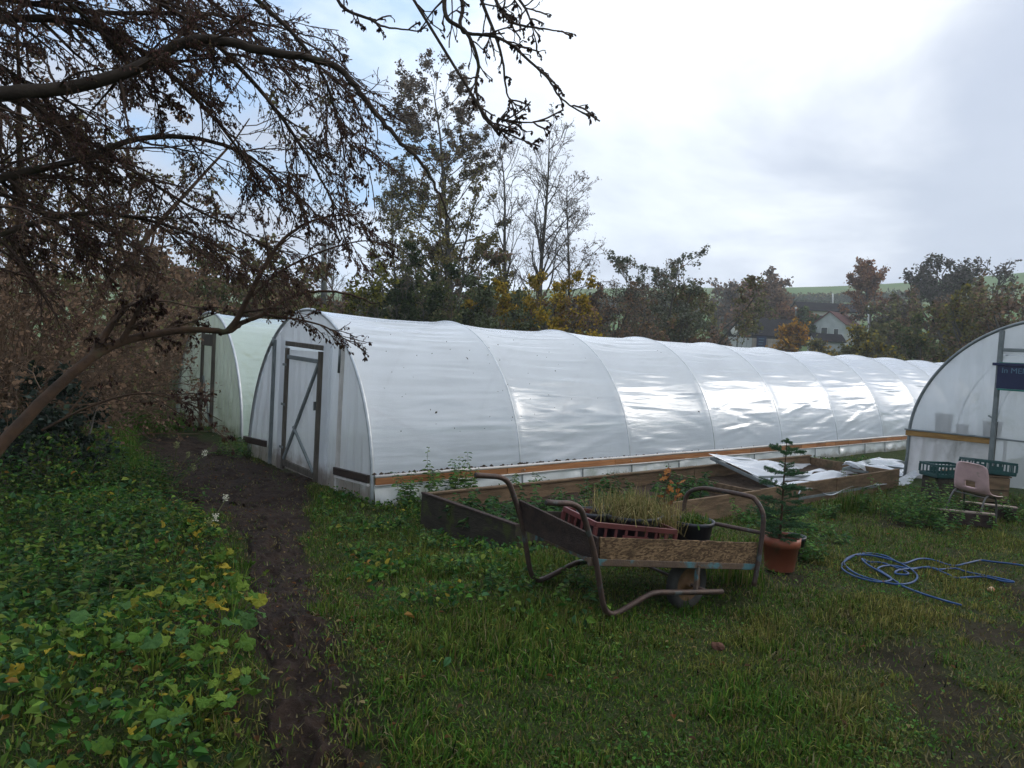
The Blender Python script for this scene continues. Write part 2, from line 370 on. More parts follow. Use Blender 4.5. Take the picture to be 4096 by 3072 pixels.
def build_ground():
    rr = np.exp(np.linspace(np.log(.7), np.log(700), 200))
    c0 = atan2(FW[1], FW[0])
    aa = np.concatenate([np.linspace(c0-radians(48), c0+radians(48), 280), np.linspace(c0+radians(48), c0+2*pi-radians(48), 72)[1:-1]])
    A, R_ = np.meshgrid(aa, rr)
    X = CP[0]+R_*np.cos(A); Y = CP[1]+R_*np.sin(A)
    Z = H(X, Y); md = mud_amt(X, Y)*(R_ < 25)
    Z = Z-.03*md+.030*vnoise(X, Y, 13, 21)*md*(R_ < 14)+.026*vnoise(X, Y, 33, 22)*md*(R_ < 9)
    na, nr = len(aa), len(rr)
    V = np.stack([X, Y, Z], -1).reshape(-1, 3)
    V = np.vstack([V, [[CP[0], CP[1], float(H(CP[0], CP[1]))]]])
    idx = np.arange(nr*na).reshape(nr, na)
    F = np.stack([idx[:-1], np.roll(idx[:-1], -1, 1), np.roll(idx[1:], -1, 1), idx[1:]], -1).reshape(-1, 4)
    cols = np.zeros((len(V), 3)); cols[:-1, 0] = md.ravel()
    # centre fan as degenerate-free quads
    fan = [(len(V)-1, idx[0, i], idx[0, (i+1) % na], idx[0, (i+2) % na]) for i in range(0, na-1, 2)]
    F = np.vstack([F, np.array(fan)])
    m, t, b, out = material('ground')
    at_ = t.nodes.new('ShaderNodeAttribute'); at_.attribute_name = 'Col'
    sp = t.nodes.new('ShaderNodeSeparateColor'); t.links.new(at_.outputs['Color'], sp.inputs[0])
    co = t.nodes.new('ShaderNodeTexCoord')
    n0 = noise_node(t, co.outputs['Object'], .02, 5, .6); nA = noise_node(t, co.outputs['Object'], 3.5, 8, .65); nB = noise_node(t, co.outputs['Object'], 22, 6, .7)
    nS = noise_node(t, co.outputs['Object'], .35, 4, .5)
    turf = mixc(t, maprange(t, nA.outputs[0], .3, .7), (.020, .038, .008), (.042, .062, .016))
    turf = mixc(t, maprange(t, nB.outputs[0], .5, .75), turf, (.05, .042, .026))
    nC = noise_node(t, co.outputs['Object'], 120, 4, .7)
    turf = mixc(t, maprange(t, nC.outputs[0], .52, .68), turf, (.085, .105, .03))
    turf = mixc(t, maprange(t, nC.outputs[0], .46, .34), turf, (.010, .014, .006))
    mudc = mixc(t, maprange(t, nA.outputs[0], .3, .7), (.018, .012, .008), (.044, .030, .021))
    mudc = mixc(t, maprange(t, nB.outputs[0], .58, .8), mudc, (.075, .056, .040))
    # far fields: pasture in pale and deep green
    fieldc = mixc(t, maprange(t, n0.outputs[0], .45, .55), (.085, .15, .045), (.12, .16, .065))
    vd = t.nodes.new('ShaderNodeVectorMath'); vd.operation = 'DISTANCE'; t.links.new(co.outputs['Object'], vd.inputs[0]); vd.inputs[1].default_value = tuple(CP)
    turf = mixc(t, maprange(t, vd.outputs['Value'], 60, 160), turf, fieldc)
    c = mixc(t, sp.outputs[0], turf, mudc)
    t.links.new(c, b.inputs['Base Color'])
    wet = maprange(t, noise_node(t, co.outputs['Object'], 2.0, 5, .6).outputs[0], .50, .66, .92, .55)
    rgh = t.nodes.new('ShaderNodeMix'); t.links.new(sp.outputs[0], rgh.inputs[0]); rgh.inputs[2].default_value = .95; t.links.new(wet, rgh.inputs[3]); t.links.new(rgh.outputs[0], b.inputs['Roughness'])
    b.inputs['Specular IOR Level'].default_value = .12
    hm = math_node(t, 'ADD', nA.outputs[0], math_node(t, 'MULTIPLY', nB.outputs[0], .6))
    bn = t.nodes.new('ShaderNodeBump'); bn.inputs['Strength'].default_value = 1.; bn.inputs['Distance'].default_value = .09; t.links.new(hm, bn.inputs['Height']); t.links.new(bn.outputs[0], b.inputs['Normal'])
    struct(raw('ground', V, F, m, None, cols, True))
build_ground()
M['mud'] = pm('mud', (.013, .008, .006), (.034, .021, .015), 5, .75, .12, .9, 34, c3=(.060, .041, .030), s3=11., th3=(.58, .76), detail=8)
def mud_sheet(name, pts, wd, n, m, seed):
    L = smooth_path([(p[0], p[1], w_) for p, w_ in zip(pts, wd)], 12); f = np.linspace(0, len(L)-1, n); a = np.floor(f).astype(int).clip(0, len(L)-2); L = L[a]*(1-(f-a)[:, None])+L[a+1]*(f-a)[:, None]
    tg = np.gradient(L[:, :2], axis=0); tg /= np.linalg.norm(tg, axis=1, keepdims=True); nn = np.stack([-tg[:, 1], tg[:, 0]], 1); v = np.linspace(-1, 1, m)
    X = L[:, None, 0]+nn[:, None, 0]*v*L[:, None, 2]*1.2; Y = L[:, None, 1]+nn[:, None, 1]*v*L[:, None, 2]*1.2; rg = np.random.default_rng(seed)
    rel = .022*vnoise(X, Y, 8, seed)+.020*np.abs(vnoise(X, Y, 19, seed+1))+.016*vnoise(X, Y, 44, seed+2)+.008*vnoise(X, Y, 95, seed+3)
    for k in range(70):
        i = rg.integers(0, n); c = L[i, :2]+nn[i]*rg.normal(0, .35)*L[i, 2]; t_ = tg[i]*cos(rg.normal(0, .3))+nn[i]*sin(rg.normal(0, .3)); du = (X-c[0])*t_[0]+(Y-c[1])*t_[1]; dv = -(X-c[0])*t_[1]+(Y-c[1])*t_[0]
        q_ = (du/.14)**2+(dv/.055)**2; rel = rel-.030*np.exp(-q_**2)+.012*np.exp(-((np.sqrt(q_)-1.25)/.25)**2)
    Z = H(X, Y)-.012+rel-.10*sstep(np.abs(v)[None]+.16*vnoise(X, Y, 6, seed+4)+.08*vnoise(X, Y, 21, seed+5), .72, 1.0)
    idx = np.arange(n*m).reshape(n, m); F = np.stack([idx[:-1, :-1], idx[1:, :-1], idx[1:, 1:], idx[:-1, 1:]], -1).reshape(-1, 4)
    return struct(raw(name, np.stack([X, Y, Z], -1).reshape(-1, 3), F, M['mud'], None, None, True))
mud_sheet('muddy_path', PC, PW, 520, 56, 81)
mud_sheet('door_threshold_mud', np.array([(-1.5, .9), (-.9, 1.4), (-.35, 1.95), (-.06, 2.2)]), np.array([.5, .62, .66, .6]), 60, 50, 85)
# ================================================================ POLYTUNNELS
def prof(th, W, Hh, off=0.):
    n = np.stack([-np.cos(th)*Hh, np.sin(th)*W/2], -1); n /= np.linalg.norm(n, axis=-1, keepdims=True)
    return np.stack([W/2-W/2*np.cos(th), Hh*np.sin(th)], -1)+n*np.asarray(off)[..., None], n
def cover(root, W, Hh, nb, bay, z0, mat, seed, amp=1., nth=210, nu=20, z0b=None):
    r = np.random.default_rng(seed); th0 = math.asin(z0/Hh); th1 = pi-math.asin((z0b if z0b is not None else z0)/Hh)
    th = np.concatenate([np.linspace(th0, 1.9, nth), np.linspace(1.9, th1, nth//6)[1:]]); nth = len(th); rows = []; xs = []
    for b in range(nb):
        u = np.linspace(0, 1, nu, endpoint=(b == nb-1)); U, T = np.meshgrid(u, th, indexing='ij')
        env = np.sin(pi*np.clip(U, 0, 1))**.45
        d = -.075*np.sin(pi*U)**.62*np.sin(T)**.3*amp*(1+.25*r.uniform(-1, 1))
        w = np.zeros_like(d)
        for k in range(70):                                # thin creases pulled between the hoops
            tcn = r.uniform(.15, 1.75); wd = r.uniform(.010, .030); low = tcn < .55
            sl = r.normal(0, .035)+(r.choice([-1, 1])*r.uniform(.05, .30) if low and r.random() < .6 else 0)
            um = r.uniform(.05, .95); uw = r.uniform(.12, .42)
            ph = T+sl*(U-um)+r.normal(0, .05)*(U-um)**2
            w += r.choice([-1, 1, 1])*r.uniform(.3, 1.5)*np.exp(-((ph-tcn)/wd)**2)*np.exp(-((U-um)/uw)**2)
        for k in range(6):                                 # broad slack between creases
            w += .25*np.sin(r.uniform(9, 26)*(T+r.normal(0, .08)*(U-.5))+r.uniform(0, 6))*r.uniform(.3, 1)
        d = d+.0095*amp*env*w
        Pq, _ = prof(T, W, Hh, .015+d)
        X = (b+U)*bay
        rows.append(np.concatenate([X[..., None], Pq], -1))
    G = np.concatenate(rows, 0); n0, n1 = G.shape[:2]; idx = np.arange(n0*n1).reshape(n0, n1)
    F = np.stack([idx[:-1, :-1], idx[1:, :-1], idx[1:, 1:], idx[:-1, 1:]], -1).reshape(-1, 4)
    return raw('cover', G.reshape(-1, 3), F, mat, root, None, True)
def hoop_tube(root, W, Hh, x, r=.019, th0=.0, mat='galv', off=0., name='hoop'):
    th = np.linspace(th0, pi-th0, 60); Pq, _ = prof(th, W, Hh, np.full(60, off))
    P = np.concatenate([np.full((60, 1), x), Pq], -1)
    return MB().tube(P, r, 8).build(name, M[mat], root, True)
def film_sheet(name, root, poly, mat, x, ny=40, nz=40, seed=0, amp=.012, ztop=None, zbot=None):
    # poly: (y0,y1) with functions of y for bottom and top; folds run down the sheet
    y0, y1 = poly; r = np.random.default_rng(seed)
    ys = np.linspace(y0, y1, ny); V = []
    for i, y in enumerate(ys):
        b, t = zbot(y), ztop(y)
        for j in range(nz):
            z = b+(t-b)*j/(nz-1); V.append((x, y, z))
    V = np.array(V); s = 0
    for k in range(7):
        f = r.uniform(8, 30); g = r.uniform(-5, 5); s = s+np.sin(f*V[:, 1]+g*V[:, 2]+r.uniform(0, 6))*r.uniform(.3, 1)
    e = np.minimum(1, np.minimum(V[:, 1]-y0, y1-V[:, 1])/max(.05, (y1-y0)*.2))
    V[:, 0] += amp*s/3*np.clip(e, 0, 1)
    idx = np.arange(ny*nz).reshape(ny, nz)
    F = np.stack([idx[:-1, :-1], idx[:-1, 1:], idx[1:, 1:], idx[1:, :-1]], -1).reshape(-1, 4)
    return raw(name, V, F, mat, root, None, True)

# ---- the long white tunnel
T1W, T1H, BAY, NB = 4.22, 2.415, 2.4, 12
t1 = thing('polytunnel', 'long white plastic polytunnel with a new orange timber side rail and diagonal-braced door', 'polytunnel', (0, 0, 0), 0, 'polytunnels')
cover(t1, T1W, T1H, NB, BAY, .36, M['film'], 11, 1.)
for k in range(NB+1):
    hoop_tube(t1, T1W, T1H, k*BAY+(.0 if k else -.012), .021 if k else .026, .0, 'galv', 0. if k else .012)
# side rail: boards end to end, film-wrapped battens above and below
xs = [0, 2.1, 4.35, 6.2, 6.62, 8.3, 9.0, 9.8, 10.25, 10.9, 11.3, 11.75, 12.4, 13.1, 13.6, 14.4, 15.3, 16.6, 18.6, 21, 24, 28.8]
for i in range(len(xs)-1):
    dz = random.uniform(-.004, .004); dy = random.uniform(-.004, .002)
    MB().bar((xs[i]+.004, -.045+dy, .30+dz), (xs[i+1]-.004, -.045+random.uniform(-.004, .002), .30+random.uniform(-.004, .004)), .032, .088).build('rail_board', M['rail'], t1)
bt = MB(); P = [(x, -.050+.004*sin(x*1.7), .361+.004*sin(x*2.3)) for x in np.arange(0, 28.9, .6)]
bt.tube(P, .020, 8); bt.build('top_batten', M['batten'], t1, True)
P = [(x, -.052+.006*sin(x*2.1), .245+.005*sin(x*1.9+1)) for x in np.arange(0, 28.9, .6)]
MB().tube(P, .014, 8).build('lower_batten', M['batten'], t1, True)
for x in (2.42, 4.75, 7.15, 9.6):
    MB().tube([(x, -.056, .30), (x, -.072, .30)], .011, 8).build('bolt', M['galv'], t1)
# skirt below the rail
def skirt(root, x0, x1, yb, ztop, mat, seed, nx=420, nz=14, bulge=.05):
    r = np.random.default_rng(seed); X, S = np.meshgrid(np.linspace(x0, x1, nx), np.linspace(0, 1, nz), indexing='ij')
    Y = yb-bulge*S**1.5-.015*np.sin(pi*S)
    for k in range(8):
        f = r.uniform(2, 14); Y = Y-.008*np.sin(f*X+r.uniform(-6, 6)*S+r.uniform(0, 6))*np.sin(pi*S)**.5*r.uniform(.4, 1)
    c = np.exp(-((X-x0-.35)/.4)**2); Y = Y-c*.05*np.abs(np.sin((X-x0)/(S+.25)*6))*S
    Z = ztop*(1-S)-.06*S
    # the spare corner of film pulled out over the grass
    fl = np.clip(1-np.abs(X-x0-.55)/.55, 0, 1); Y = Y-.32*fl*S**3
    V = np.stack([X, Y, Z], -1).reshape(-1, 3); idx = np.arange(nx*nz).reshape(nx, nz)
    F = np.stack([idx[:-1, :-1], idx[:-1, 1:], idx[1:, 1:], idx[1:, :-1]], -1).reshape(-1, 4)
    return raw('skirt', V, F, mat, root, None, True)
skirt(t1, 0, 28.8, -.03, .245, M['film_skirt'], 5)
for k in range(1, 22):
    x = k*1.2+.05*sin(k*3); MB().bar((x, -.066-.018, -.05), (x, -.062, .24), .022, .012, (0, 1, 0)).build('skirt_post', M['door_grey'], t1)
# diagonal bracing inside the first bay
MB().tube([(.03, .37, 1.2), (1.55, .13, .50)], .02, 8).build('diagonal_brace', M['galv_dark'], t1, True)
# clods of earth and moss on the ledge
mb = MB()
for k in range(150):
    x = abs(random.gauss(0, 3.2)) % 9; s = random.uniform(.008, .026)*(1.2 if x < 4 else .7)
    c = np.array([x, -.03+random.uniform(-.012, .02), .375+s*.4]); V = []
    for d in ((1, 0, 0), (0, 1, 0), (-1, 0, 0), (0, -1, 0), (0, 0, 1), (0, 0, -1)): V.append(c+np.array(d)*s*np.array([random.uniform(.8, 1.8), random.uniform(.6, 1), random.uniform(.5, .9)]))
    mb.add(V, [(0, 1, 4), (1, 2, 4), (2, 3, 4), (3, 0, 4), (1, 0, 5), (2, 1, 5), (3, 2, 5), (0, 3, 5)])
stuff(mb.build('earth_clod', M['soil'], t1))
# stray leaves stuck to the film
mb = MB()
for k in range(55):
    th = random.uniform(.35, 1.15); x = .3+abs(random.gauss(1.2, 2.2)); x = min(x, 11); s = random.choice([.006, .008, .010, .014, .03 if random.random() < .25 else .01])
    Pq, nn = prof(np.array([th]), T1W, T1H, np.array([.026-.02*abs(sin(pi*x/BAY))])); c = np.array([x, Pq[0, 0], Pq[0, 1]]); n = np.array([0, nn[0, 0], nn[0, 1]]); tx = np.array([1., 0, 0]); ty = np.cross(n, tx); a = random.uniform(0, 6)
    u = (cos(a)*tx+sin(a)*ty)*s; v = (-sin(a)*tx+cos(a)*ty)*s*.5
    mb.add([c-u, c-v+n*.01, c+u, c+v+n*.006, c+n*.015], [(0, 1, 4), (1, 2, 4), (2, 3, 4), (3, 0, 4)])
stuff(mb.build('stuck_leaf', M['bark'], t1))
# ---- its end wall and door, traced on the plane of the first hoop
def E1(cx, cy, dx=0.): p = onx((900+.36166*cx)/KP, (1200+.36166*cy)/KP, 0.); return np.array([dx, p[1], p[2]])
def E2(cx, cy, dx=0.): p = onx((900+.36166*cx)/KP, (1650+.36166*cy)/KP, 0.); return np.array([dx, p[1], p[2]])
CY = T1W/2
def hz(y, W=T1W, Hh=T1H): q = min(max(1-((y-W/2)/(W/2))**2, 0), 1); return Hh*sqrt(q)
dR, dL = CY-.63, CY+.63; pR, pL = CY-1.17, CY+1.17
zero = lambda y: -.03
film_sheet('end_film', t1, (.035, dR-.06), M['film_end'], .012, 44, 40, 31, .022, lambda y: hz(y)-.005, zero)
film_sheet('end_film', t1, (dL+.06, T1W-.035), M['film_end'], .012, 44, 40, 32, .022, lambda y: hz(y)-.005, zero)
film_sheet('end_film', t1, (dR-.06, dL+.06), M['film_end'], .012, 30, 16, 33, .02, lambda y: hz(y)-.005, lambda y: 1.885)
for y, m_ in ((pR, 'batten'), (pL, 'door_grey')):
    MB().bar((-.022, y, 0), (-.022, y, hz(y)-.05), .05, .045, (0, 1, 0)).build('end_post', M[m_], t1)
MB().tube([(-.05, pR+.01, 1.98), (-.05, pR+.02, 1.58)], .022, 8).build('end_bracket', M['galv_dark'], t1, True)
MB().tube([(-.05, pL-.01, 2.0), (-.05, pL-.005, 1.86)], .022, 8).build('end_bracket', M['galv_dark'], t1, True)
for s, y in ((-1, dR), (1, dL)):
    # film folded round the door posts
    MB().bar((-.03, y+s*.12, 0), (-.03, y+s*.12, 1.97), .20, .05, (1, 0, 0), .3).build('wrapped_post', M['film_end'], t1)
MB().bar((-.035, dR-.02, 1.89), (-.035, dL+.02, 1.92), .05, .07, (0, 0, 1)).build('lintel', M['door_wood'], t1)
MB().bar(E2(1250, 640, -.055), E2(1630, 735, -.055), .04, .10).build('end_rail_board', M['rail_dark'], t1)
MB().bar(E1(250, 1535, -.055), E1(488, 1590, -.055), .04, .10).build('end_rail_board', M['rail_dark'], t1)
MB().bar(E2(1255, 705, -.052), E2(1630, 800, -.052), .03, .028).build('end_batten', M['batten'], t1)
door = MB().bar((-.05, dR+.05, .0), (-.05, dR+.05, 1.84), .07, .05, (0, 1, 0)).build('door', M['door_wood'], t1)
MB().bar((-.05, dL-.05, .02), (-.05, dL-.05, 1.85), .06, .05, (0, 1, 0)).build('stile', M['door_wood'], door)
MB().bar((-.05, dR+.08, 1.70), (-.05, dL-.08, 1.72), .04, .06).build('top_bar', M['door_grey'], door)
MB().bar((-.05, dR+.08, .10), (-.05, dL-.08, .12), .04, .09).build('bottom_bar', M['door_wood'], door)
MB().bar((-.062, dR+.09, 1.66), (-.062, dL-.10, .18), .035, .05).build('diagonal', M['door_grey'], door)
MB().bar((-.066, CY+.21, .70), (-.066, dR+.10, .14), .035, .035).build('strut', M['door_grey'], door)
MB().bar((-.085, dR+.09, 1.02), (-.085, dR+.09, 1.14), .05, .03, (0, 1, 0)).build('latch', M['galv_dark'], door)
for zz in (.35, 1.0, 1.6): MB().bar((-.082, dL-.10, zz), (-.082, dL+.03, zz), .012, .035).build('hinge', M['galv_dark'], door)
film_sheet('panel', door, (dR+.07, dL-.07), M['film_end'], -.028, 30, 40, 35, .01, lambda y: 1.83, lambda y: .03)

# ---- the second tunnel, greener, behind
T2X, T2Y = .32, 5.55
t2 = thing('polytunnel', 'polytunnel with greenish algae-stained film and narrow dark-framed door, behind the white one', 'polytunnel', (T2X, T2Y, 0), 0, 'polytunnels')
cover(t2, T1W, T1H, 9, BAY, .03, M['film_green'], 23, .8, 120, 12)
for k in range(10): hoop_tube(t2, T1W, T1H, k*BAY, .021 if k else .028, .0, 'galv', 0. if k else .014)
d2R, d2L = 1.72, 2.42
film_sheet('end_film', t2, (.03, d2R), M['film_green_end'], .012, 40, 40, 41, .035, lambda y: hz(y)-.005, zero)
film_sheet('end_film', t2, (d2L, T1W-.03), M['film_green_end'], .012, 40, 40, 42, .035, lambda y: hz(y)-.005, zero)
film_sheet('end_film', t2, (d2R, d2L), M['film_green_end'], .012, 20, 12, 43, .02, lambda y: hz(y)-.005, lambda y: 1.98)
for y in (d2R, d2L): MB().bar((-.02, y, 0), (-.02, y, 2.0), .07, .05, (0, 1, 0)).build('door_post', M['door_wood'], t2)
MB().bar((-.03, d2R, 1.86), (-.03, d2L, 1.86), .05, .24).build('lintel', M['door_wood'], t2)
dr2 = film_sheet('door', t2, (d2R+.05, d2L-.05), M['film_green_end'], -.005, 20, 30, 44, .012, lambda y: 1.74, lambda y: .06)
MB().bar((-.02, d2R+.06, .1), (-.02, d2L-.08, 1.1), .03, .04).build('diagonal', M['door_grey'], dr2)
MB().tube([(.03, .37, 1.2), (1.5, .14, .55)], .02, 6).build('diagonal_brace', M['galv'], t2, True)

# ---- the taller tunnel on the right, seen end-on
T3X, T3Y, T3W, T3H = 10.2, -2.22, 4.6, 3.06
t3 = thing('polytunnel', 'tall clear-fronted polytunnel with a mustard timber rail and navy sign box', 'polytunnel', (T3X, T3Y, 0), 0, 'polytunnels')
def hz3(t):
    q = min(max(1-(abs(t-T3W/2)/(T3W/2))**2.05, 0), 1); return .90+(T3H-.90)*q**.56 if t > .0 else .9
def t3prof(n=70, grow=0.):
    pts = [(-.02, 0.), (-.0, .45), (.0, .9)]
    for a in np.linspace(.02, pi-.02, n):
        t = T3W/2-T3W/2*cos(a); pts.append((t, hz3(t)))
    pts += [(T3W, .9), (T3W, .45), (T3W+.02, 0)]
    return np.array(pts)
pp = t3prof()
V = []; nx = 40
for i in range(nx):
    for (y, z) in pp: V.append((i*.25+.03, -y, z-.03*abs(sin(pi*i*.25/2.4))*min(1, z)))
idx = np.arange(nx*len(pp)).reshape(nx, len(pp)); F = np.stack([idx[:-1, :-1], idx[:-1, 1:], idx[1:, 1:], idx[1:, :-1]], -1).reshape(-1, 4)
raw('cover', V, F, M['film'], t3, None, True)
for k in range(5): MB().tube([(k*2.4+(0.02 if k else -.02), -y, z) for y, z in pp], .021 if k else .03, 8).build('hoop', M['galv_dark' if not k else 'galv'], t3, True)
P3 = 1.38; P3b = P3+1.75
film_sheet('end_film', t3, (-P3, -.02), M['film_clear'], .0, 40, 40, 51, .03, lambda y: hz3(-y)-.01, lambda y: .92)
film_sheet('end_film', t3, (-T3W+.02, -P3b), M['film_clear'], .0, 40, 40, 52, .03, lambda y: hz3(-y)-.01, lambda y: .0)
film_sheet('end_film', t3, (-P3b, -P3), M['film_clear'], .0, 30, 16, 53, .02, lambda y: hz3(-y)-.01, lambda y: 2.42)
film_sheet('low_film', t3, (-P3, .02), M['film_low'], .004, 40, 30, 54, .04, lambda y: .86, lambda y: -.02)
for y in (-P3, -P3b): MB().bar((-.03, y, 0), (-.03, y, hz3(-y)-.03), .085, .07, (0, 1, 0)).build('door_post', M['plank_edge'] if 0 else M['door_grey'], t3)
MB().bar((-.03, -P3b, 2.5), (-.03, -P3+.02, 2.5), .06, .06).build('transom', M['door_grey'], t3)
M['mustard'] = pm('mustard', (.30, .17, .05), (.20, .11, .035), 4, .7, .3, .3, 14, (4, .8, 4))
MB().bar((-.045, .05, .87), (-.045, -P3+.02, .89), .035, .10).build('end_rail_board', M['mustard'], t3)
MB().bar((-.05, .07, .935), (-.05, -P3+.03, .955), .05, .025).build('end_batten', M['door_grey'], t3)
dr3 = film_sheet('door', t3, (-P3b+.05, -P3-.05), M['film_clear'], -.012, 30, 30, 55, .02, lambda y: 2.4, lambda y: .03)
MB().bar((-.03, -P3-.08, 2.12), (-.03, -P3-.85, 2.44), .035, .09).build('diagonal', M['door_grey'], dr3)
MB().bar((-.03, -P3b+.08, .95), (-.03, -P3-.06, .95), .03, .03).build('mid_bar', M['door_grey'], dr3)
MB().bar((-.06, -P3+.09, 1.34), (-.06, -P3-.02, 1.28), .02, .03).build('hook', M['galv_dark'], dr3)
# sign box hung over the door
sb = thing('sign_box', 'navy box sign with a green lip and pale lettering, hung on the tall tunnel door', 'sign', (T3X-.14, T3Y-P3-.03, 1.80))
MB().hexa([(-.06, -.95, .03), (.06, -.95, .03), (.06, 0, .03), (-.06, 0, .03), (-.06, -.95, .42), (.06, -.95, .42), (.06, 0, .42), (-.06, 0, .42)]).build('panel', M['navy'], sb)
MB().bar((0, .08, .445), (0, -1.0, .445), .16, .05).build('lip', M['navy'], sb)
MB().bar((0, -.02, .476), (0, -1.0, .476), .15, .012).build('green_edge', M['teal'], sb)
MB().bar((-.01, -.02, .013), (-.01, -.96, .013), .12, .03).build('base_strip', M['teal'], sb)
fc = bpy.data.curves.new('lettering', 'FONT'); fc.body = 'In MEM'; fc.size = .13; fc.extrude = .002
fo = bpy.data.objects.new('lettering', fc); COL.objects.link(fo); fo.parent = sb; fo.data.materials.append(M['letter'])
dg = bpy.context.evaluated_depsgraph_get(); dg.update(); lm = bpy.data.meshes.new_from_object(fo.evaluated_get(dg)); bpy.data.objects.remove(fo); lm.materials.clear(); lm.materials.append(M['letter'])
fo = bpy.data.objects.new('lettering', lm); COL.objects.link(fo); fo.parent = sb; fo.matrix_local = Matrix(((0, 0, -1, -.063), (-1, 0, 0, -.06), (0, 1, 0, .30), (0, 0, 0, 1)))
# staging inside with pots, seen through the film
sg = thing('staging', 'slatted staging bench inside the tall tunnel, dim behind its film', 'bench', (T3X+.5, T3Y-.75, 0))
for k in range(6): MB().bar((-.25+k*.12, .62, .90), (-.25+k*.12, -.62, .90), .09, .03).build('slat', M['door_wood'], sg)
for sx in (-.25, .35):
    for sy in (-.58, .58): MB().bar((sx, sy, 0), (sx, sy, .885), .05, .05).build('leg', M['door_wood'], sg)
for i, (y, r_, h_, lb) in enumerate(((.30, .15, .36, 'tall dark pot standing alone behind the clear film'), (-.02, .10, .19, 'small dark pot beside the tall one behind the film'), (-.50, .15, .30, 'dark pot close to the tall tunnel door post, behind the film'))):
    tag(MB().lathe([(0, 0), (r_*.85, 0), (r_, h_), (r_*1.06, h_), (r_*1.06, h_-.03), (r_*.9, h_-.02), (0, h_-.04)], 18).build('plant_pot', M['pot_black'], None, True), lb, 'pot', 'pots inside the tall tunnel').location = (T3X+.34, T3Y-.75+y, .916)
# ================================================================ LEAVES AND BRANCHES
def unit(a): return a/(np.linalg.norm(a, axis=-1, keepdims=True)+1e-9)
def leaf_mesh(P, size, cols, rng, flat=0., asp=.55, fold=.18, dirs=None, simple=False):
    # six-point leaves folded on the midrib; P (n,3), size (n,), cols (n,3)
    n = len(P); d = rng.normal(size=(n, 3)) if dirs is None else dirs+rng.normal(size=(n, 3))*.35
    d[:, 2] *= (1-flat); d = unit(d)
    up = rng.normal(size=(n, 3))*(1-flat); up[:, 2] += flat*1.5+.25
    s = unit(np.cross(d, up)); nn = np.cross(s, d)
    L = np.asarray(size)[:, None]; W = L*asp
    if simple:
        m_ = P+d*L*.5; V = np.stack([P, m_+s*W*.55, P+d*L-nn*L*.1, m_-s*W*.55], 1).reshape(-1, 3); return V, np.arange(n*4).reshape(n, 4), np.repeat(cols, 4, 0)
    p0 = P; p5 = P+d*L-nn*L*.12
    a = P+d*L*.35+nn*L*fold*.0; b = P+d*L*.70-nn*L*.03
    V = np.stack([p0, a+s*W*.5+nn*W*fold, b+s*W*.38+nn*W*fold, p5, b-s*W*.38+nn*W*fold, a-s*W*.5+nn*W*fold], 1).reshape(-1, 3)
    i = np.arange(n)[:, None]*6
    F = np.concatenate([i+np.array([0, 1, 2, 3]), i+np.array([0, 3, 4, 5])], 0)
    C = np.repeat(cols, 6, 0)
    return V, F, C
def pick(pal, n, rng, jit=.25):
    pal = np.array(pal, float); c = pal[rng.integers(0, len(pal), n)]
    return np.clip(c*(1+rng.normal(size=(n, 1))*jit), .003, 1)
def polyline(p0, d0, L, S, rng, wig=.15, grav=0., up=0.):
    n = len(p0); P = np.zeros((n, S, 3)); P[:, 0] = p0; d = unit(d0); st = (L/(S-1))[:, None]
    for j in range(1, S):
        d = unit(d+rng.normal(size=(n, 3))*wig+np.array([0, 0, up-grav])[None]*(1./S))
        P[:, j] = P[:, j-1]+d*st
    return P
def kids(P, R, nk, rng, tlo=.25, thi=.98, ang=(.6, 1.0), lfac=(.3, .6), S=6, wig=.16, grav=0., up=0., rf=.55, bias=None, Lmin=0.):
    n, S0, _ = P.shape
    i = np.repeat(np.arange(n), nk); m = len(i); t = rng.uniform(tlo, thi, m)
    f = t*(S0-1); a = np.floor(f).astype(int).clip(0, S0-2); fr = (f-a)[:, None]
    p = P[i, a]*(1-fr)+P[i, a+1]*fr; tg = unit(P[i, a+1]-P[i, a]); r0 = R[i, a]*(1-fr[:, 0])+R[i, a+1]*fr[:, 0]
    side = rng.normal(size=(m, 3)); side = unit(side-(side*tg).sum(1, keepdims=True)*tg)
    an = rng.uniform(*ang, m)[:, None]; d = tg*np.cos(an)+side*np.sin(an)
    if bias is not None: d = unit(d+np.array(bias))
    Lp = np.linalg.norm(np.diff(P, axis=1), axis=2).sum(1)[i]
    L = np.maximum(Lp*rng.uniform(*lfac, m)*(1.15-.6*t), Lmin)
    Q = polyline(p, d, L, S, rng, wig, grav, up)
    rr = (r0*rf*rng.uniform(.7, 1.1, m))[:, None]*np.linspace(1, .25, S)[None]
    return Q, rr
def along(P, n, rng, tlo=.1, thi=1.):
    k, S, _ = P.shape; i = rng.integers(0, k, n); f = rng.uniform(tlo, thi, n)*(S-1); a = np.floor(f).astype(int).clip(0, S-2); fr = (f-a)[:, None]
    return P[i, a]*(1-fr)+P[i, a+1]*fr, unit(P[i, a+1]-P[i, a])
def catmesh(parts):
    V = []; F = []; b = 0
    for v, f in parts: V.append(v); F.append(f+b); b += len(v)
    return np.concatenate(V), np.concatenate(F)
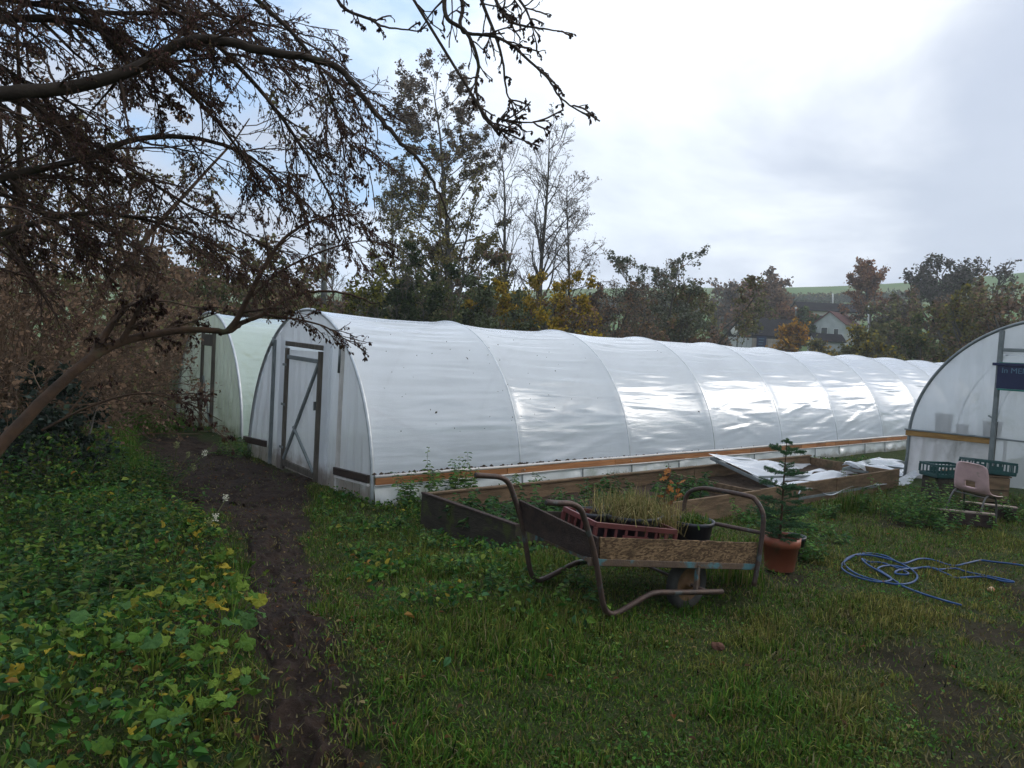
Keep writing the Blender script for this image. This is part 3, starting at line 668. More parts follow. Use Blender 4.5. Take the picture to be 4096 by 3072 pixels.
def tree(name, label, cat, base, height, pal, rng, trunk_r=.16, n1=26, n2=5, n3=3, spread=.34, leaves=3000, lsize=.10, tlo=.25, ang=(.7, 1.1), up1=.3, bark='bark_grey', twig='twig_grey', group=None, leaf_t=.2, clump=0., multi=1, minr=.006, lean=None, pal2=None, split=.5, leafmat='leafmatt', wig=.14, taper=1.25, jit=.3):
    o = thing(name, label, cat, tuple(base), 0, group)
    dirs = np.tile(UP, (multi, 1))+(rng.normal(size=(multi, 3))*(.0 if multi == 1 else .25)); dirs[:, 2] = np.abs(dirs[:, 2])
    if lean is not None: dirs = dirs+np.array(lean)
    P0 = polyline(np.zeros((multi, 3))+rng.normal(size=(multi, 3))*[.15, .15, 0]*(multi > 1)-UP*.3, dirs, np.full(multi, height+.3)*rng.uniform(.8 if multi > 1 else 1, 1.0, multi), 14, rng, .035 if multi == 1 else .07, 0, .25)
    R0 = np.linspace(1, .08, 14)[None]**.85*trunk_r*np.ones((multi, 1))
    P1, R1 = kids(P0, R0, max(1, n1//multi), rng, tlo, .99, ang, (spread*.75, spread*1.2), 8, wig, 0, up1, .5)
    P2, R2 = kids(P1, R1, n2, rng, .2, .98, (.4, .9), (.3, .6), 6, wig, .05, .1, .6)
    R1 = np.maximum(R1, minr*1.6); R2 = np.maximum(R2, minr)
    pr = [tubes(P0, R0, 7), tubes(P1, R1, 5)]
    V, F = catmesh(pr); raw('trunk', V, F, M[bark], o, None, True)
    tw = [tubes(P2, R2, 3)]; last = P2
    if n3:
        P3, R3 = kids(P2, R2, n3, rng, .25, 1., (.3, .9), (.35, .7), 4, wig, .05, 0, .6); tw.append(tubes(P3, np.maximum(R3, minr*.6), 3)); last = np.concatenate([P3])
    V, F = catmesh(tw); cr = raw('crown', V, F, M[twig], o)
    if leaves:
        p, d = along(last, leaves, rng, leaf_t, 1.); p = p+rng.normal(size=p.shape)*lsize*.6
        cols = pick(pal, leaves, rng, jit)
        if pal2 is not None:
            hz_ = p@UP/height; m = hz_+rng.normal(size=leaves)*.12 < split
            cols[m] = pick(pal2, int(m.sum()), rng, jit)
        V, F, C = leaf_mesh(p, lsize*rng.uniform(.6, 1.4, leaves), cols, rng, .1, .7, simple=True)
        raw('foliage', V, F, M[leafmat], cr, C)
    return o
def top_h(x, y, r, base):        # height of a thing standing at base whose top is at pixel row y
    return float((at(x, y, r)-base)@UP)
# ================================================================ RAISED BED AND COLD-FRAME LIDS
bed = thing('raised_bed', 'long raised bed of weathered boards in front of the white tunnel skirt', 'raised bed', (0, 0, 0))
BX0, BX1, BYN, BYF, BZ = .02, 8.6, -2.72, -1.12, .34
def bedz(x, y): return float(near_h(x, y))
fx = [BX0, 2.3, 4.25, 6.35, BX1]
for i in range(4):
    a, b = fx[i], fx[i+1]
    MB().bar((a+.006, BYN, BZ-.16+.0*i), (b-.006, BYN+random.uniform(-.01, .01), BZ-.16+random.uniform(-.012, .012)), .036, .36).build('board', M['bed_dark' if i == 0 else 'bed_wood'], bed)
fx = [BX0, 2.6, 5.0, BX1]
for i in range(3):
    a, b = fx[i], fx[i+1]
    MB().bar((a+.006, BYF, BZ-.17), (b-.006, BYF, BZ-.17+random.uniform(-.01, .01)), .036, .34).build('board', M['bed_wood'], bed)
    MB().bar((a+.01, BYF-.005, BZ+.012), (b-.01, BYF-.005, BZ+.014), .07, .022).build('capping', M['bed_wood'], bed)
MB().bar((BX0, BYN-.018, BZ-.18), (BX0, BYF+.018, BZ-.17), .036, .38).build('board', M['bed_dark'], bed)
MB().bar((BX0-.0, BYN-.02, BZ+.022), (BX0-.0, BYF+.02, BZ+.022), .055, .022).build('capping', M['plank_dark'], bed)
MB().bar((4.3, BYN+.02, BZ-.17), (4.3, BYF-.02, BZ-.17), .036, .30).build('divider', M['bed_wood'], bed)
MB().bar((BX1, BYN+.02, BZ-.17), (BX1, BYF-.02, BZ-.17), .036, .30).build('board', M['bed_wood'], bed)
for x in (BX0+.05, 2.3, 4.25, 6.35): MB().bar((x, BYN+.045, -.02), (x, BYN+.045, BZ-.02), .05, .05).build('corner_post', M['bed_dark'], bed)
nx, ny = 120, 30; X, Y = np.meshgrid(np.linspace(BX0+.02, BX1-.02, nx), np.linspace(BYN+.02, BYF-.02, ny), indexing='ij'); Z = .17+.02*vnoise(X, Y, 6, 61)+.012*vnoise(X, Y, 21, 62)
idx = np.arange(nx*ny).reshape(nx, ny); raw('soil_fill', np.stack([X, Y, Z], -1).reshape(-1, 3), np.stack([idx[:-1, :-1], idx[1:, :-1], idx[1:, 1:], idx[:-1, 1:]], -1).reshape(-1, 4), M['soil'], bed, None, True)

def lid(name, label, c, seed, sag=.06, frame='door_grey', amp=.02):
    # c: four corners in order; battens along the edges with slack film over them
    o = thing(name, label, 'cold frame lid', tuple(c[0]), 0, 'cold frame lids'); C_ = [np.array(q, float)-np.array(c[0], float) for q in c]
    for i in range(4): MB().bar(C_[i], C_[(i+1) % 4], .04, .045).build('batten', M[frame], o)
    m0, m1 = (C_[0]+C_[3])/2, (C_[1]+C_[2])/2; MB().bar(m0, m1, .035, .035).build('batten', M[frame], o)
    r = np.random.default_rng(seed); n = 60; U, V_ = np.meshgrid(np.linspace(-.01, 1.01, n), np.linspace(-.02, 1.02, n), indexing='ij')
    P = (C_[0]*((1-U)*(1-V_))[..., None]+C_[1]*(U*(1-V_))[..., None]+C_[2]*(U*V_)[..., None]+C_[3]*((1-U)*V_)[..., None])
    s = 0
    for k in range(14):
        a = r.normal(0, .5); f = r.uniform(6, 30); s = s+(1-2*np.abs(np.sin(.5*f*(V_*cos(a)+U*sin(a)))))*.5+.6*np.sin(f*(V_*cos(a)+U*sin(a))+2*np.sin(5*U+r.uniform(0, 6))+r.uniform(0, 6))*r.uniform(.2, 1)*np.exp(-((U-r.uniform(0, 1))/.4)**2)
    P[..., 2] += .065-sag*np.clip(np.sin(pi*np.clip(U, 0, 1)), 0, 1)*np.abs(np.sin(2*pi*np.clip(V_, 0, 1)))**.7+amp*s/3*np.clip(np.sin(pi*np.clip(U, 0, 1)), 0, 1)**.3
    idx = np.arange(n*n).reshape(n, n); raw('film', P.reshape(-1, 3), np.stack([idx[:-1, :-1], idx[1:, :-1], idx[1:, 1:], idx[:-1, 1:]], -1).reshape(-1, 4), M['film_lid'], o, None, True)
    return o
def on_y(x, y, Y): d = ray(x, y); return CP+d*((Y-CP[1])/d[1])
lid('cold_frame_lid', 'large film-covered cold frame lid propped aslant on the raised bed, behind the potted fir', [on_y(1722, 1080, BYN)+[0, 0, .02], on_y(1892, 1052, BYN)+[0, 0, .02], on_y(1800, 1008, BYF)+[0, 0, .0], on_y(1536, 990, BYF)], 71, .03, 'door_grey', .085)
lid('cold_frame_lid', 'flat film-covered cold frame lid sagging on the bed end beside the tall tunnel', [on_y(1822, 1013, -2.2), on_y(1962, 1033, -2.2), on_y(2045, 1006, -1.3), on_y(1900, 994, -1.2)], 72, .03, 'door_grey', .08)
# torn sheet hanging off the bed's front
n = 26; U, V_ = np.meshgrid(np.linspace(0, 1, n), np.linspace(0, 1, n), indexing='ij')
a_, b_, c_ = on_y(1890, 1050, BYN-.02), on_y(1962, 1052, BYN-.02), on_y(1955, 1005, BYN+.45)
P = a_+(b_-a_)*U[..., None]+(c_-a_)*(V_*U)[..., None]; P[..., 1] -= .03*np.sin(9*U+5*V_); P[..., 2] += .02*np.sin(11*V_+4*U)+.02
idx = np.arange(n*n).reshape(n, n); tag(raw('plastic_sheet', P.reshape(-1, 3), np.stack([idx[:-1, :-1], idx[1:, :-1], idx[1:, 1:], idx[:-1, 1:]], -1).reshape(-1, 4), M['film_lid'], None, None, True), 'torn scrap of pale plastic sheet hanging over the raised bed front board', 'plastic sheet')

# ================================================================ WHEELBARROW
BA = gp(1328, 1337); hd_ = radians(-9.)
wb = thing('wheelbarrow', 'rusty flatbed wheelbarrow with tubular handles, chipboard side and a front hoop', 'wheelbarrow', tuple(BA), hd_)
HR = np.array([cos(hd_), sin(hd_), 0]); HN = np.array([-sin(hd_), cos(hd_), 0])
def W(s, o_, z): return np.array([s, o_, z])
nearp = [(-.607, .823), (-.50, .812), (-.41, .80), (-.345, .765), (-.30, .69), (-.201, .449), (-.122, .163), (-.085, .075), (-.03, .038), (.04, .045), (.16, .085), (.265, .12), (.36, .133), (.6, .105), (1.006, .06)]
for o_, ds, dz in ((0., 0., 0.), (.70, -.13, .05)):
    p = smooth_path([(s+ds, o_, z+dz*(1 if z > .3 else .6)) for s, z in nearp], 4)
    tb = MB().tube(p, .0195, 10).build('handle_tube', M['rust'], wb, True)
    MB().tube([p[0]+np.array([-.004, 0, 0]), p[0]+np.array([.002, 0, 0])], .0135, 10).build('bore_shade_disc', M['rubber'], tb)  # solid dark disc, its colour standing for the shade inside the open tube end
def rz(s): return .40-(s+.19)*.2/1.58
for o_ in (0.03, .67): MB().bar((-.22, o_, rz(-.22)), (1.40, o_, rz(1.40)), .035, .05).build('side_angle', M['angle'], wb)
for s in (-.18, .35, .85, 1.36): MB().bar((s, .05, rz(s)), (s, .65, rz(s)), .035, .03).build('cross_member', M['angle'], wb)
MB().hexa([(-.20, .04, rz(-.2)+.026), (1.37, .04, rz(1.37)+.026), (1.37, .66, rz(1.37)+.026), (-.20, .66, rz(-.2)+.026), (-.20, .04, rz(-.2)+.036), (1.37, .04, rz(1.37)+.036), (1.37, .66, rz(1.37)+.036), (-.20, .66, rz(-.2)+.036)]).build('floor_board', M['plank_dark'], wb)
def side_board(o_, s0, s1, z0a, z0b, h0, h1, mat, ragged=0.):
    n = 30; V = []; F = []
    for i in range(n):
        s = s0+(s1-s0)*i/(n-1); b = z0a+(z0b-z0a)*i/(n-1); t = b+h0+(h1-h0)*i/(n-1)+ragged*random.uniform(-1, 1)
        V += [(s, o_-.008, b), (s, o_+.008, b), (s, o_+.008, t), (s, o_-.008, t)]
    for i in range(n-1):
        for j in range(4): F.append((i*4+j, i*4+(j+1) % 4, i*4+4+(j+1) % 4, i*4+4+j))
    F += [(0, 3, 2, 1), tuple(4*(n-1)+j for j in range(4))]
    mb = MB(); mb.add(V, F); return mb.build('side_board', M[mat], wb)
side_board(.022, -.15, 1.37, rz(-.15)+.02, rz(1.37)+.02, .145, .165, 'osb', .0035)
side_board(.69, -.28, 1.27, rz(-.28)+.04, rz(1.27)+.04, .15, .16, 'bed_dark', .002)
mb = MB(); mb.hexa([(-.175, .02, .40), (-.155, .02, .40), (-.31, .71, .46), (-.33, .71, .46), (-.18, .02, .56), (-.16, .02, .56), (-.345, .71, .675), (-.365, .71, .675)]); mb.build('tail_board', M['plank_dark'], wb)
hp = smooth_path([(1.345, 0, .06), (1.37, 0, .20), (1.39, 0, .36), (1.40, 0, .56), (1.395, .02, .64), (1.385, .07, .70), (1.37, .14, .725), (1.32, .48, .715), (1.30, .58, .70), (1.28, .66, .66), (1.27, .70, .59), (1.26, .70, .45), (1.25, .70, .25)], 4)
MB().tube(hp, .0185, 10).build('front_hoop', M['rust'], wb, True)
MB().tube([(1.395, .0, .465), (1.265, .70, .435)], .016, 10).build('hoop_crossbar', M['rust'], wb, True)
for o_ in (.0, .70): MB().bar((.76, o_+(.02 if o_ < .3 else -.02), rz(.76)), (.74, o_+(.01 if o_ < .3 else -.01), .10), .035, .022).build('strut', M['angle'], wb)
MB().tube([(.84, .01, .085), (.84, .69, .085)], .012, 8).build('axle', M['rust'], wb, True)
wc = np.array([.84, .20, .08]); wr = .20
wh = thing('wheel', None, None); wh.parent = wb; wh.location = tuple(wc); wh.rotation_euler = (radians(90), 0, radians(4))
a = np.linspace(0, 2*pi, 33)
tprof = [(wr-.075, -.026), (wr-.05, -.036), (wr-.022, -.038), (wr-.004, -.022), (wr, 0), (wr-.004, .022), (wr-.022, .038), (wr-.05, .036), (wr-.075, .026), (wr-.08, 0), (wr-.075, -.026)]
MB().lathe(tprof, 32).build('tyre', M['rubber'], wh, True)
MB().lathe([(.014, -.05), (.026, -.048), (.028, -.02), (.045, -.006), (.085, -.004), (wr-.078, -.024), (wr-.07, -.024), (wr-.07, .024), (wr-.078, .024), (.085, .004), (.045, .006), (.028, .02), (.026, .048), (.014, .05)], 28).build('rim', M['rim'], wh, True)
def BW(s, o_, z): return BA+HR*s+HN*o_+np.array([0, 0, z])

def crate(name, label, cat, loc, rot, L, Wd, Hh, mat, group=None, nb=8, t=.012):
    o = thing(name, label, cat, tuple(loc), 0, group); o.rotation_euler = rot
    MB().hexa([(-L/2, -Wd/2, 0), (L/2, -Wd/2, 0), (L/2, Wd/2, 0), (-L/2, Wd/2, 0), (-L/2, -Wd/2, t), (L/2, -Wd/2, t), (L/2, Wd/2, t), (-L/2, Wd/2, t)]).build('base', M[mat], o)
    for sgn, ax, ln in ((-1, 0, L), (1, 0, L), (-1, 1, Wd), (1, 1, Wd)):
        mb = MB(); q = (Wd if ax == 0 else L)/2*sgn
        def pt(u, z): return (u, q, z) if ax == 0 else (q, u, z)
        mb.bar(pt(-ln/2-t/2*(ax == 0), Hh-.018), pt(ln/2+t/2*(ax == 0), Hh-.018), t*1.7, .036); mb.bar(pt(-ln/2, .035), pt(ln/2, .035), t, .046); mb.build('rim_wall', M[mat], o)
        k = nb if ax == 0 else max(4, int(nb*Wd/L))
        for i in range(k+1):
            u = -ln/2+ln*i/k
            if ax == 1 and i in (0, k): continue
            MB().bar(pt(u, .055), pt(u, Hh-.035), t*1.6 if i not in (0, k) else t*2.2, t*.9 if i not in (0, k) else t*2.2, (0, 1, 0) if ax == 0 else (1, 0, 0)).build('bar', M[mat], o)
        if ax == 0:
            z0 = .06; MB().hexa([(-ln*.16, q-t*.4, z0), (ln*.16, q-t*.4, z0), (ln*.16, q+t*.4, z0), (-ln*.16, q+t*.4, z0), (-ln*.16, q-t*.4, Hh*.62), (ln*.16, q-t*.4, Hh*.62), (ln*.16, q+t*.4, Hh*.62), (-ln*.16, q+t*.4, Hh*.62)]).build('plate', M[mat], o)
    return o
crate('plastic_crate', 'dull pink lattice crate inside the wheelbarrow, full of black pots', 'crate', BW(.26, .36, rz(.26)+.04), (0, radians(7), hd_+radians(-8)), .66, .48, .20, 'pink_plastic')
def pot(name, label, loc, r, h, mat, group=None, tilt=(0, 0, 0), soil=True, lip=.03):
    o = thing(name, label, 'pot', tuple(loc), 0, group); o.rotation_euler = tilt
    MB().lathe([(0, 0), (r*.74, 0), (r*.78, .01), (r*.93, h-lip), (r*1.0, h-lip), (r*1.02, h), (r*.96, h), (r*.90, h-.03), (r*.88, h-.05)], 28).build('body', M[mat], o, True)
    n = 28; mb = MB(); V = [(0, 0, h-.025)]+[(r*.915*q*cos(2*pi*i/n), r*.915*q*sin(2*pi*i/n), h-.045+.012*sin(7*i)) for q in (.5, 1) for i in range(n)]
    F = [(0, 1+i, 1+(i+1) % n) for i in range(n)]+[(1+i, 1+n+i, 1+n+(i+1) % n, 1+(i+1) % n) for i in range(n)]
    mb.add(V, F); mb.build('compost', M['soil'], o, True)
    return o
pot('plant_pot', 'wide black tub of dry grass riding in the wheelbarrow crate', BW(.42, .40, rz(.42)+.055), .24, .23, 'pot_black', 'pots in the wheelbarrow')
pot('plant_pot', 'small black pot of weeds at the wheelbarrow nose, behind the front hoop', BW(.98, .32, rz(.98)+.04), .165, .235, 'pot_black', 'pots in the wheelbarrow')
pot('plant_pot', 'black pot tucked in the wheelbarrow beside the far board', BW(.16, .50, rz(.16)+.055), .13, .20, 'pot_black', 'pots in the wheelbarrow')

# ================================================================ POTS, CHAIR, CRATES, PLANKS, HOSE
PF = gp(1683, 1229)
tp = pot('plant_pot', 'terracotta-coloured plastic pot holding the small fir, beside the wheelbarrow nose', PF, .163, .30, 'terracotta', None, (0, 0, 0), True, .085)
pot('plant_pot', 'dark empty pot half hidden behind the terracotta fir pot', gp(1712, 1205), .11, .22, 'pot_black')

def chair_obj(loc, rot):
    o = thing('shell_chair', 'faded pink plastic shell chair with a hole in its back, on thin legs', 'chair', tuple(loc), rot)
    # local: faces +x; width along y; one shell swept from back top to seat front
    line = [(-.235, .44), (-.215, .40), (-.19, .30), (-.165, .20), (-.14, .11), (-.105, .04), (-.05, .005), (.03, -.008), (.12, -.012), (.20, -.006), (.245, -.02), (.262, -.045)]
    half = [.125, .165, .18, .185, .19, .195, .20, .205, .205, .20, .185, .16]
    ln = smooth_path([(x, 0, z) for x, z in line], 4); hw = np.interp(np.arange(len(ln))/4., np.arange(len(half)), half)
    n = 15; V = []; 
    for i, p in enumerate(ln):
        for j in range(n):
            v = -1+2*j/(n-1); e = abs(v)**3
            V.append((p[0]+.03*e*(1 if i < 22 else 0), hw[i]*v, p[2]+.035*e*(0 if i < 16 else 1)*(1 if i > 22 else (i-16)/6)))
    F = []
    for i in range(len(ln)-1):
        for j in range(n-1):
            zc_ = (V[i*n+j][2]+V[(i+1)*n+j+1][2])/2; vc = -1+2*(j+.5)/(n-1)
            if i < 24 and .095 < zc_ < .185 and abs(vc) < .24: continue
            F.append((i*n+j, i*n+j+1, (i+1)*n+j+1, (i+1)*n+j))
    mb = MB(); mb.add(V, F); so = mb.build('shell', M['chair'], o, True); so.location = (0, 0, .42)
    md = so.modifiers.new('thick', 'SOLIDIFY'); md.thickness = .012
    for sy in (-.17, .17):
        MB().tube(smooth_path([(-.20, sy*1.1, -.04), (-.12, sy, .395), (.12, sy, .395), (.21, sy*1.1, -.04)], 5), .011, 8).build('leg_frame', M['steel_leg'], o, True)
    for x in (-.12, .12): MB().tube([(x, -.17, .40), (x, .17, .40)], .009, 6).build('cross_rod', M['steel_leg'], o, True)
    return o
CHR = 9.35
def spot(x, y, r, dz=0.): p = at(x, y, r); return p
cb = colr(2096, 10.9, 1100); cb[2] = near_h(cb[0], cb[1])
_ch = chair_obj(cb, radians(-8)); _ch.scale = (1.12, 1.12, .86); _ch.rotation_euler = (radians(3), radians(6), radians(-8))
def plank(label, p, q, group='old sleepers by the chair'):
    p = np.array(p); q = np.array(q); o = thing('sleeper', label, 'timber', tuple(p), 0, group); d = q-p
    MB().bar((0, 0, .09), d+np.array([0, 0, .09]), .10, .17).build('beam', M['plank_dark'], o)
    MB().bar((0, -.02, .182), d+np.array([0, -.02, .182]), .07, .018).build('pale_top', M['plank_edge'], o)  # paler strip laid along the top of the dark beam
plank('dark old sleeper with a pale top, lying lowest in front of the chair', gp(2003, 1128), gp(2142, 1142))
plank('dark old sleeper with a pale top, just under the chair legs', gp(2070, 1112), gp(2190, 1126))
bxp = colr(2105, 13.2, 1040); bxp[2] = near_h(bxp[0], bxp[1])
bx = thing('wooden_box', 'low brown wooden box carrying the green crates beside the tall tunnel', 'box', tuple(bxp), radians(-42))
for sx, sy, L, ax in ((0, -.2, .8, 0), (0, .2, .8, 0), (-.4, 0, .4, 1), (.4, 0, .4, 1)):
    for k in range(2): MB().bar((sx-(L/2-.012 if ax == 0 else 0), sy-(L/2-.012 if ax == 1 else 0), .10+k*.19), (sx+(L/2-.012 if ax == 0 else 0), sy+(L/2-.012 if ax == 1 else 0), .10+k*.19), .022, .18).build('board', M['bed_wood'], bx)
MB().bar((-.42, 0, .40), (.42, 0, .40), .43, .02).build('top_board', M['bed_wood'], bx)
crate('plastic_crate', 'dark green lattice crate perched on the brown wooden box behind the chair', 'crate', bxp+np.array([.12, -.12, .42]), (radians(-3), radians(3), radians(-42)), .62, .40, .20, 'green_plastic', 'green crates by the tall tunnel')
cg = colr(2035, 12.7, 1040); cg[2] = near_h(cg[0], cg[1])+.36
crate('plastic_crate', 'dark green lattice crate lower down, half hidden behind the chair back', 'crate', cg, (0, 0, radians(-30)), .50, .36, .20, 'green_plastic', 'green crates by the tall tunnel')
ub = thing('wooden_box', 'weathered wooden box under the lower green crate', 'box', (cg[0], cg[1], cg[2]-.36), radians(-30))
for sx, sy, L, ax in ((0, -.15, .44, 0), (0, .15, .44, 0), (-.22, 0, .3, 1), (.22, 0, .3, 1)):
    for k in range(2): MB().bar((sx-(L/2-.012 if ax == 0 else 0), sy-(L/2-.012 if ax == 1 else 0), .09+k*.175), (sx+(L/2-.012 if ax == 0 else 0), sy+(L/2-.012 if ax == 1 else 0), .09+k*.175), .02, .165).build('board', M['bed_dark'], ub)

def HP(x, y, dz=.03): return gp((3296+.42194*x)/KP, (1750+.42194*y)/KP, dz)
hpts = [(1890, 1215), (1800, 1200), (1600, 1178), (1480, 1165), (1360, 1190), (1220, 1215), (1030, 1160), (900, 1150), (740, 1195), (600, 1130), (470, 1100), (330, 1105), (230, 1140), (190, 1195), (300, 1290), (500, 1355), (700, 1392), (840, 1372), (885, 1320), (840, 1260), (740, 1200), (600, 1150), (430, 1115), (300, 1120), (200, 1170), (165, 1225), (210, 1275), (330, 1330), (520, 1370), (640, 1345), (560, 1280), (510, 1245), (560, 1220), (650, 1215), (760, 1235), (830, 1250), (980, 1225), (1100, 1250), (1240, 1240), (1340, 1270), (1480, 1300), (1640, 1330), (1800, 1368), (1700, 1362), (1500, 1320), (1260, 1330), (1180, 1300), (1010, 1235), (850, 1240), (700, 1260), (680, 1290), (760, 1300), (800, 1290), (760, 1265), (560, 1190), (430, 1180), (360, 1150), (420, 1210), (560, 1290), (690, 1370), (730, 1402), (900, 1470), (1060, 1522), (1190, 1560), (1300, 1590)]
hz_ = [HP(x, y, .016+.016*((i*7) % 5)/4) for i, (x, y) in enumerate(hpts)]
tag(MB().tube(smooth_path(hz_, 6), .0092, 8).build('garden_hose', M['hose'], None, True), 'blue garden hose lying in loose coils on the worn grass', 'hose')
def rock(name, label, cat, p, s, mat, seed, sq=(1, 1, .7)):
    r = np.random.default_rng(seed); bm = bmesh.new(); bmesh.ops.create_icosphere(bm, subdivisions=2, radius=1)
    for v in bm.verts:
        c = np.array(v.co); k = 1+.22*sin(3*c[0]+seed)+.18*sin(4*c[1]-c[2]*3+seed*2); v.co = Vector(c*k*s*np.array(sq))
    me = bpy.data.meshes.new(name); bm.to_mesh(me); bm.free(); me.materials.append(mat); o = bpy.data.objects.new(name, me); COL.objects.link(o); o.location = (p[0], p[1], p[2]+s*sq[2]*.6)
    return tag(o, label, cat)
rock('brick_lump', 'rounded brown lump of brick lying in the grass below the wheelbarrow', 'brick', gp(1552, 1402), .038, pm('lump', (.12, .055, .035), (.08, .04, .028), 12, .9, .2, .5), 3)
rock('windfall_apple', 'pale half-eaten windfall apple on the worn grass near the hose', 'apple', gp(2140, 1277), .028, pm('applem', (.55, .42, .25), (.45, .14, .06), 14, .5, .4), 5, (1, 1, .9))
# ================================================================ FAR LANDSCAPE
def gable_house(name, label, loc, rot, L, Wd, hw, hr, wall, roof, cat='house', eave=.35, wins=(), gablemat=None):
    o = thing(name, label, cat, tuple(loc), rot)
    x, y = L/2, Wd/2
    mb = MB(); mb.add([(-x, -y, -2), (x, -y, -2), (x, y, -2), (-x, y, -2), (-x, -y, hw), (x, -y, hw), (x, y, hw), (-x, y, hw)], [(0, 1, 5, 4), (1, 2, 6, 5), (2, 3, 7, 6), (3, 0, 4, 7)]); mb.build('wall', M[wall], o)
    for xs_ in (-x, x):
        mb = MB(); mb.add([(xs_, -y, hw), (xs_, y, hw), (xs_, 0, hw+hr)], [(0, 2, 1) if xs_ < 0 else (0, 1, 2)]); mb.build('gable', M[gablemat or wall], o)
    e = eave; k = hr/y; mb = MB()
    for s in (-1, 1):
        mb.hexa([(-x-e, s*(y+e), hw-e*k), (x+e, s*(y+e), hw-e*k), (x+e, 0, hw+hr), (-x-e, 0, hw+hr), (-x-e, s*(y+e), hw-e*k+.18), (x+e, s*(y+e), hw-e*k+.18), (x+e, 0, hw+hr+.18), (-x-e, 0, hw+hr+.18)])
    mb.build('roof', M[roof], o)
    for (face, u, z, ww, wh_) in wins:
        if face == 'f': c = ((u-ww/2, -y-.04, z), (u+ww/2, -y-.04, z), (u+ww/2, -y-.04, z+wh_), (u-ww/2, -y-.04, z+wh_))
        else: c = ((-x-.04, u-ww/2, z), (-x-.04, u+ww/2, z), (-x-.04, u+ww/2, z+wh_), (-x-.04, u-ww/2, z+wh_))
        q = MB(); n_ = np.array((0, -.05, 0) if face == 'f' else (-.05, 0, 0)); q.hexa([np.array(p) for p in c]+[np.array(p)+n_ for p in c]); wo_ = q.build('window', M['glass'], o)
        q = MB(); cc = [np.array(p)+n_*1.2 for p in c]
        for i in range(4): q.bar(cc[i], cc[(i+1) % 4], .09, .09)
        q.build('frame', M['pole_white'], wo_)
    return o
M['glass'] = pm('glass', (.03, .035, .04), (.05, .055, .06), 2, .15, .6)
M['slate'] = pm('slate', (.016, .015, .018), (.028, .026, .028), 1.2, .95, .05, .4, 6)
M['redtile'] = pm('redtile', (.17, .075, .065), (.13, .06, .055), 1.5, .8, .3, .4, 6)
M['greywall'] = pm('greywall', (.42, .44, .43), (.32, .34, .33), .8, .9, .2)
M['cream'] = pm('cream', (.42, .40, .32), (.34, .33, .27), .8, .9, .2)
M['darkwall'] = pm('darkwall', (.045, .045, .05), (.07, .065, .065), .8, .9, .2)
M['fencewood'] = pm('fencewood', (.36, .31, .26), (.27, .23, .19), 1.5, .9, .2, rnd=.15)
M['fencepale'] = pm('fencepale', (.42, .43, .42), (.34, .35, .34), 1.5, .9, .2, rnd=.1)
RB = 128.
def far(x, r): return colr(x, r, 720)
def face_yaw(x): d = ray(x, 700); return atan2(d[1], d[0])
fy = face_yaw(1640)
b1 = far(1652, RB); b1 = at(1652, 757, RB)
gable_house('barn', 'dark-roofed low barn with small pale windows, beyond the white tunnel', b1, fy-radians(90)+radians(28), 8.5, 6.5, 2.7, 2.5, 'darkwall', 'slate', 'barn', .7, (('l', -1.2, .9, .9, 1.3), ('l', 1.0, .9, 1.3, 1.5), ('l', -.1, .9, .7, 1.3)))
fo_ = thing('fence', 'pale boarded fence in front of the dark-roofed barn', 'fence', tuple(at(1650, 762, RB-7)), fy-radians(90))
for k in range(14):
    MB().bar((-5.4+k*.78, 0, -1.2), (-5.4+k*.78, 0, 2.25-(.25 if k > 10 else 0)), .74, .06, (0, 1, 0)).build('panel', M['fencepale' if k < 5 else 'fencewood'], fo_)
nb_ = thing('notice_board', 'tall black notice board with faint pale writing on the pale fence', 'notice board', tuple(at(1643, 762, RB-7.3)), fy-radians(90))
MB().bar((0, 0, -1.1), (0, 0, 2.6), 1.45, .08, (0, 1, 0)).build('board', M['navy'], nb_)
for k in range(6): MB().bar((-.45+.05*(k % 2), -.06, 2.2-k*.42), (.42-.1*(k % 3), -.06, 2.2-k*.42), .02, .14).build('text_line', M['letter'], nb_)
b2 = at(1806, 733, RB+22)
gable_house('house', 'white-gabled house with a red tiled roof beyond the tunnels', b2, fy-radians(90)+radians(62), 7.0, 5.8, 2.7, 2.2, 'greywall', 'redtile', 'house', .3, (('l', -1.4, .5, .9, 1.3), ('l', .8, .5, 1.2, 1.5)), 'greywall')
b3 = at(1778, 705, RB+50)
gable_house('house', 'cream building with a low dark roof, behind the red-roofed house', b3, fy-radians(90)+radians(15), 13, 8, 3.2, 1.9, 'cream', 'slate', 'house', .3, (('f', -2., .9, 1.1, 1.3), ('f', 2., .9, 1.1, 1.3)))
gable_house('shed', 'little grey shed with a dark lean-to roof near the red-roofed house', at(1782, 757, RB-3), fy-radians(90)+radians(20), 4.4, 3, 1.5, 1.0, 'greywall', 'slate', 'shed', .3)
def pole_obj(label, x, y0, y1, r, rad, mat, arm=False, top=None):
    b = at(x, y1, r); t_ = at(x, y0, r); o = thing('utility_pole', label, 'pole', tuple(b), 0, 'poles'); h = float((t_-b)@UP); ax = UP
    MB().tube([(0, 0, -1.0)-ax*0, ax*h*.5, ax*h], [rad*1.15, rad*1.05, rad], 8).build('shaft', M[mat], o, True)
    if arm: MB().bar(ax*(h*.93)-RT*arm, ax*(h*.93)+RT*arm, .10, .10).build('cross_arm', M['pole'], o)
    if top: MB().lathe([(0, 0), (top, .05), (top, top*2), (0, top*2.2)], 10, tuple(ax*h)).build('cap', M['pole_white'], o, True)
    return o
pL_ = pole_obj('weathered utility pole standing behind the twigs beyond the green tunnel', 700, 513, 690, 30, .11, 'pole', .35)
pole_obj('pale pole rising against the green field above the red-roofed house', 1799, 634, 668, 190, .16, 'pole_white')
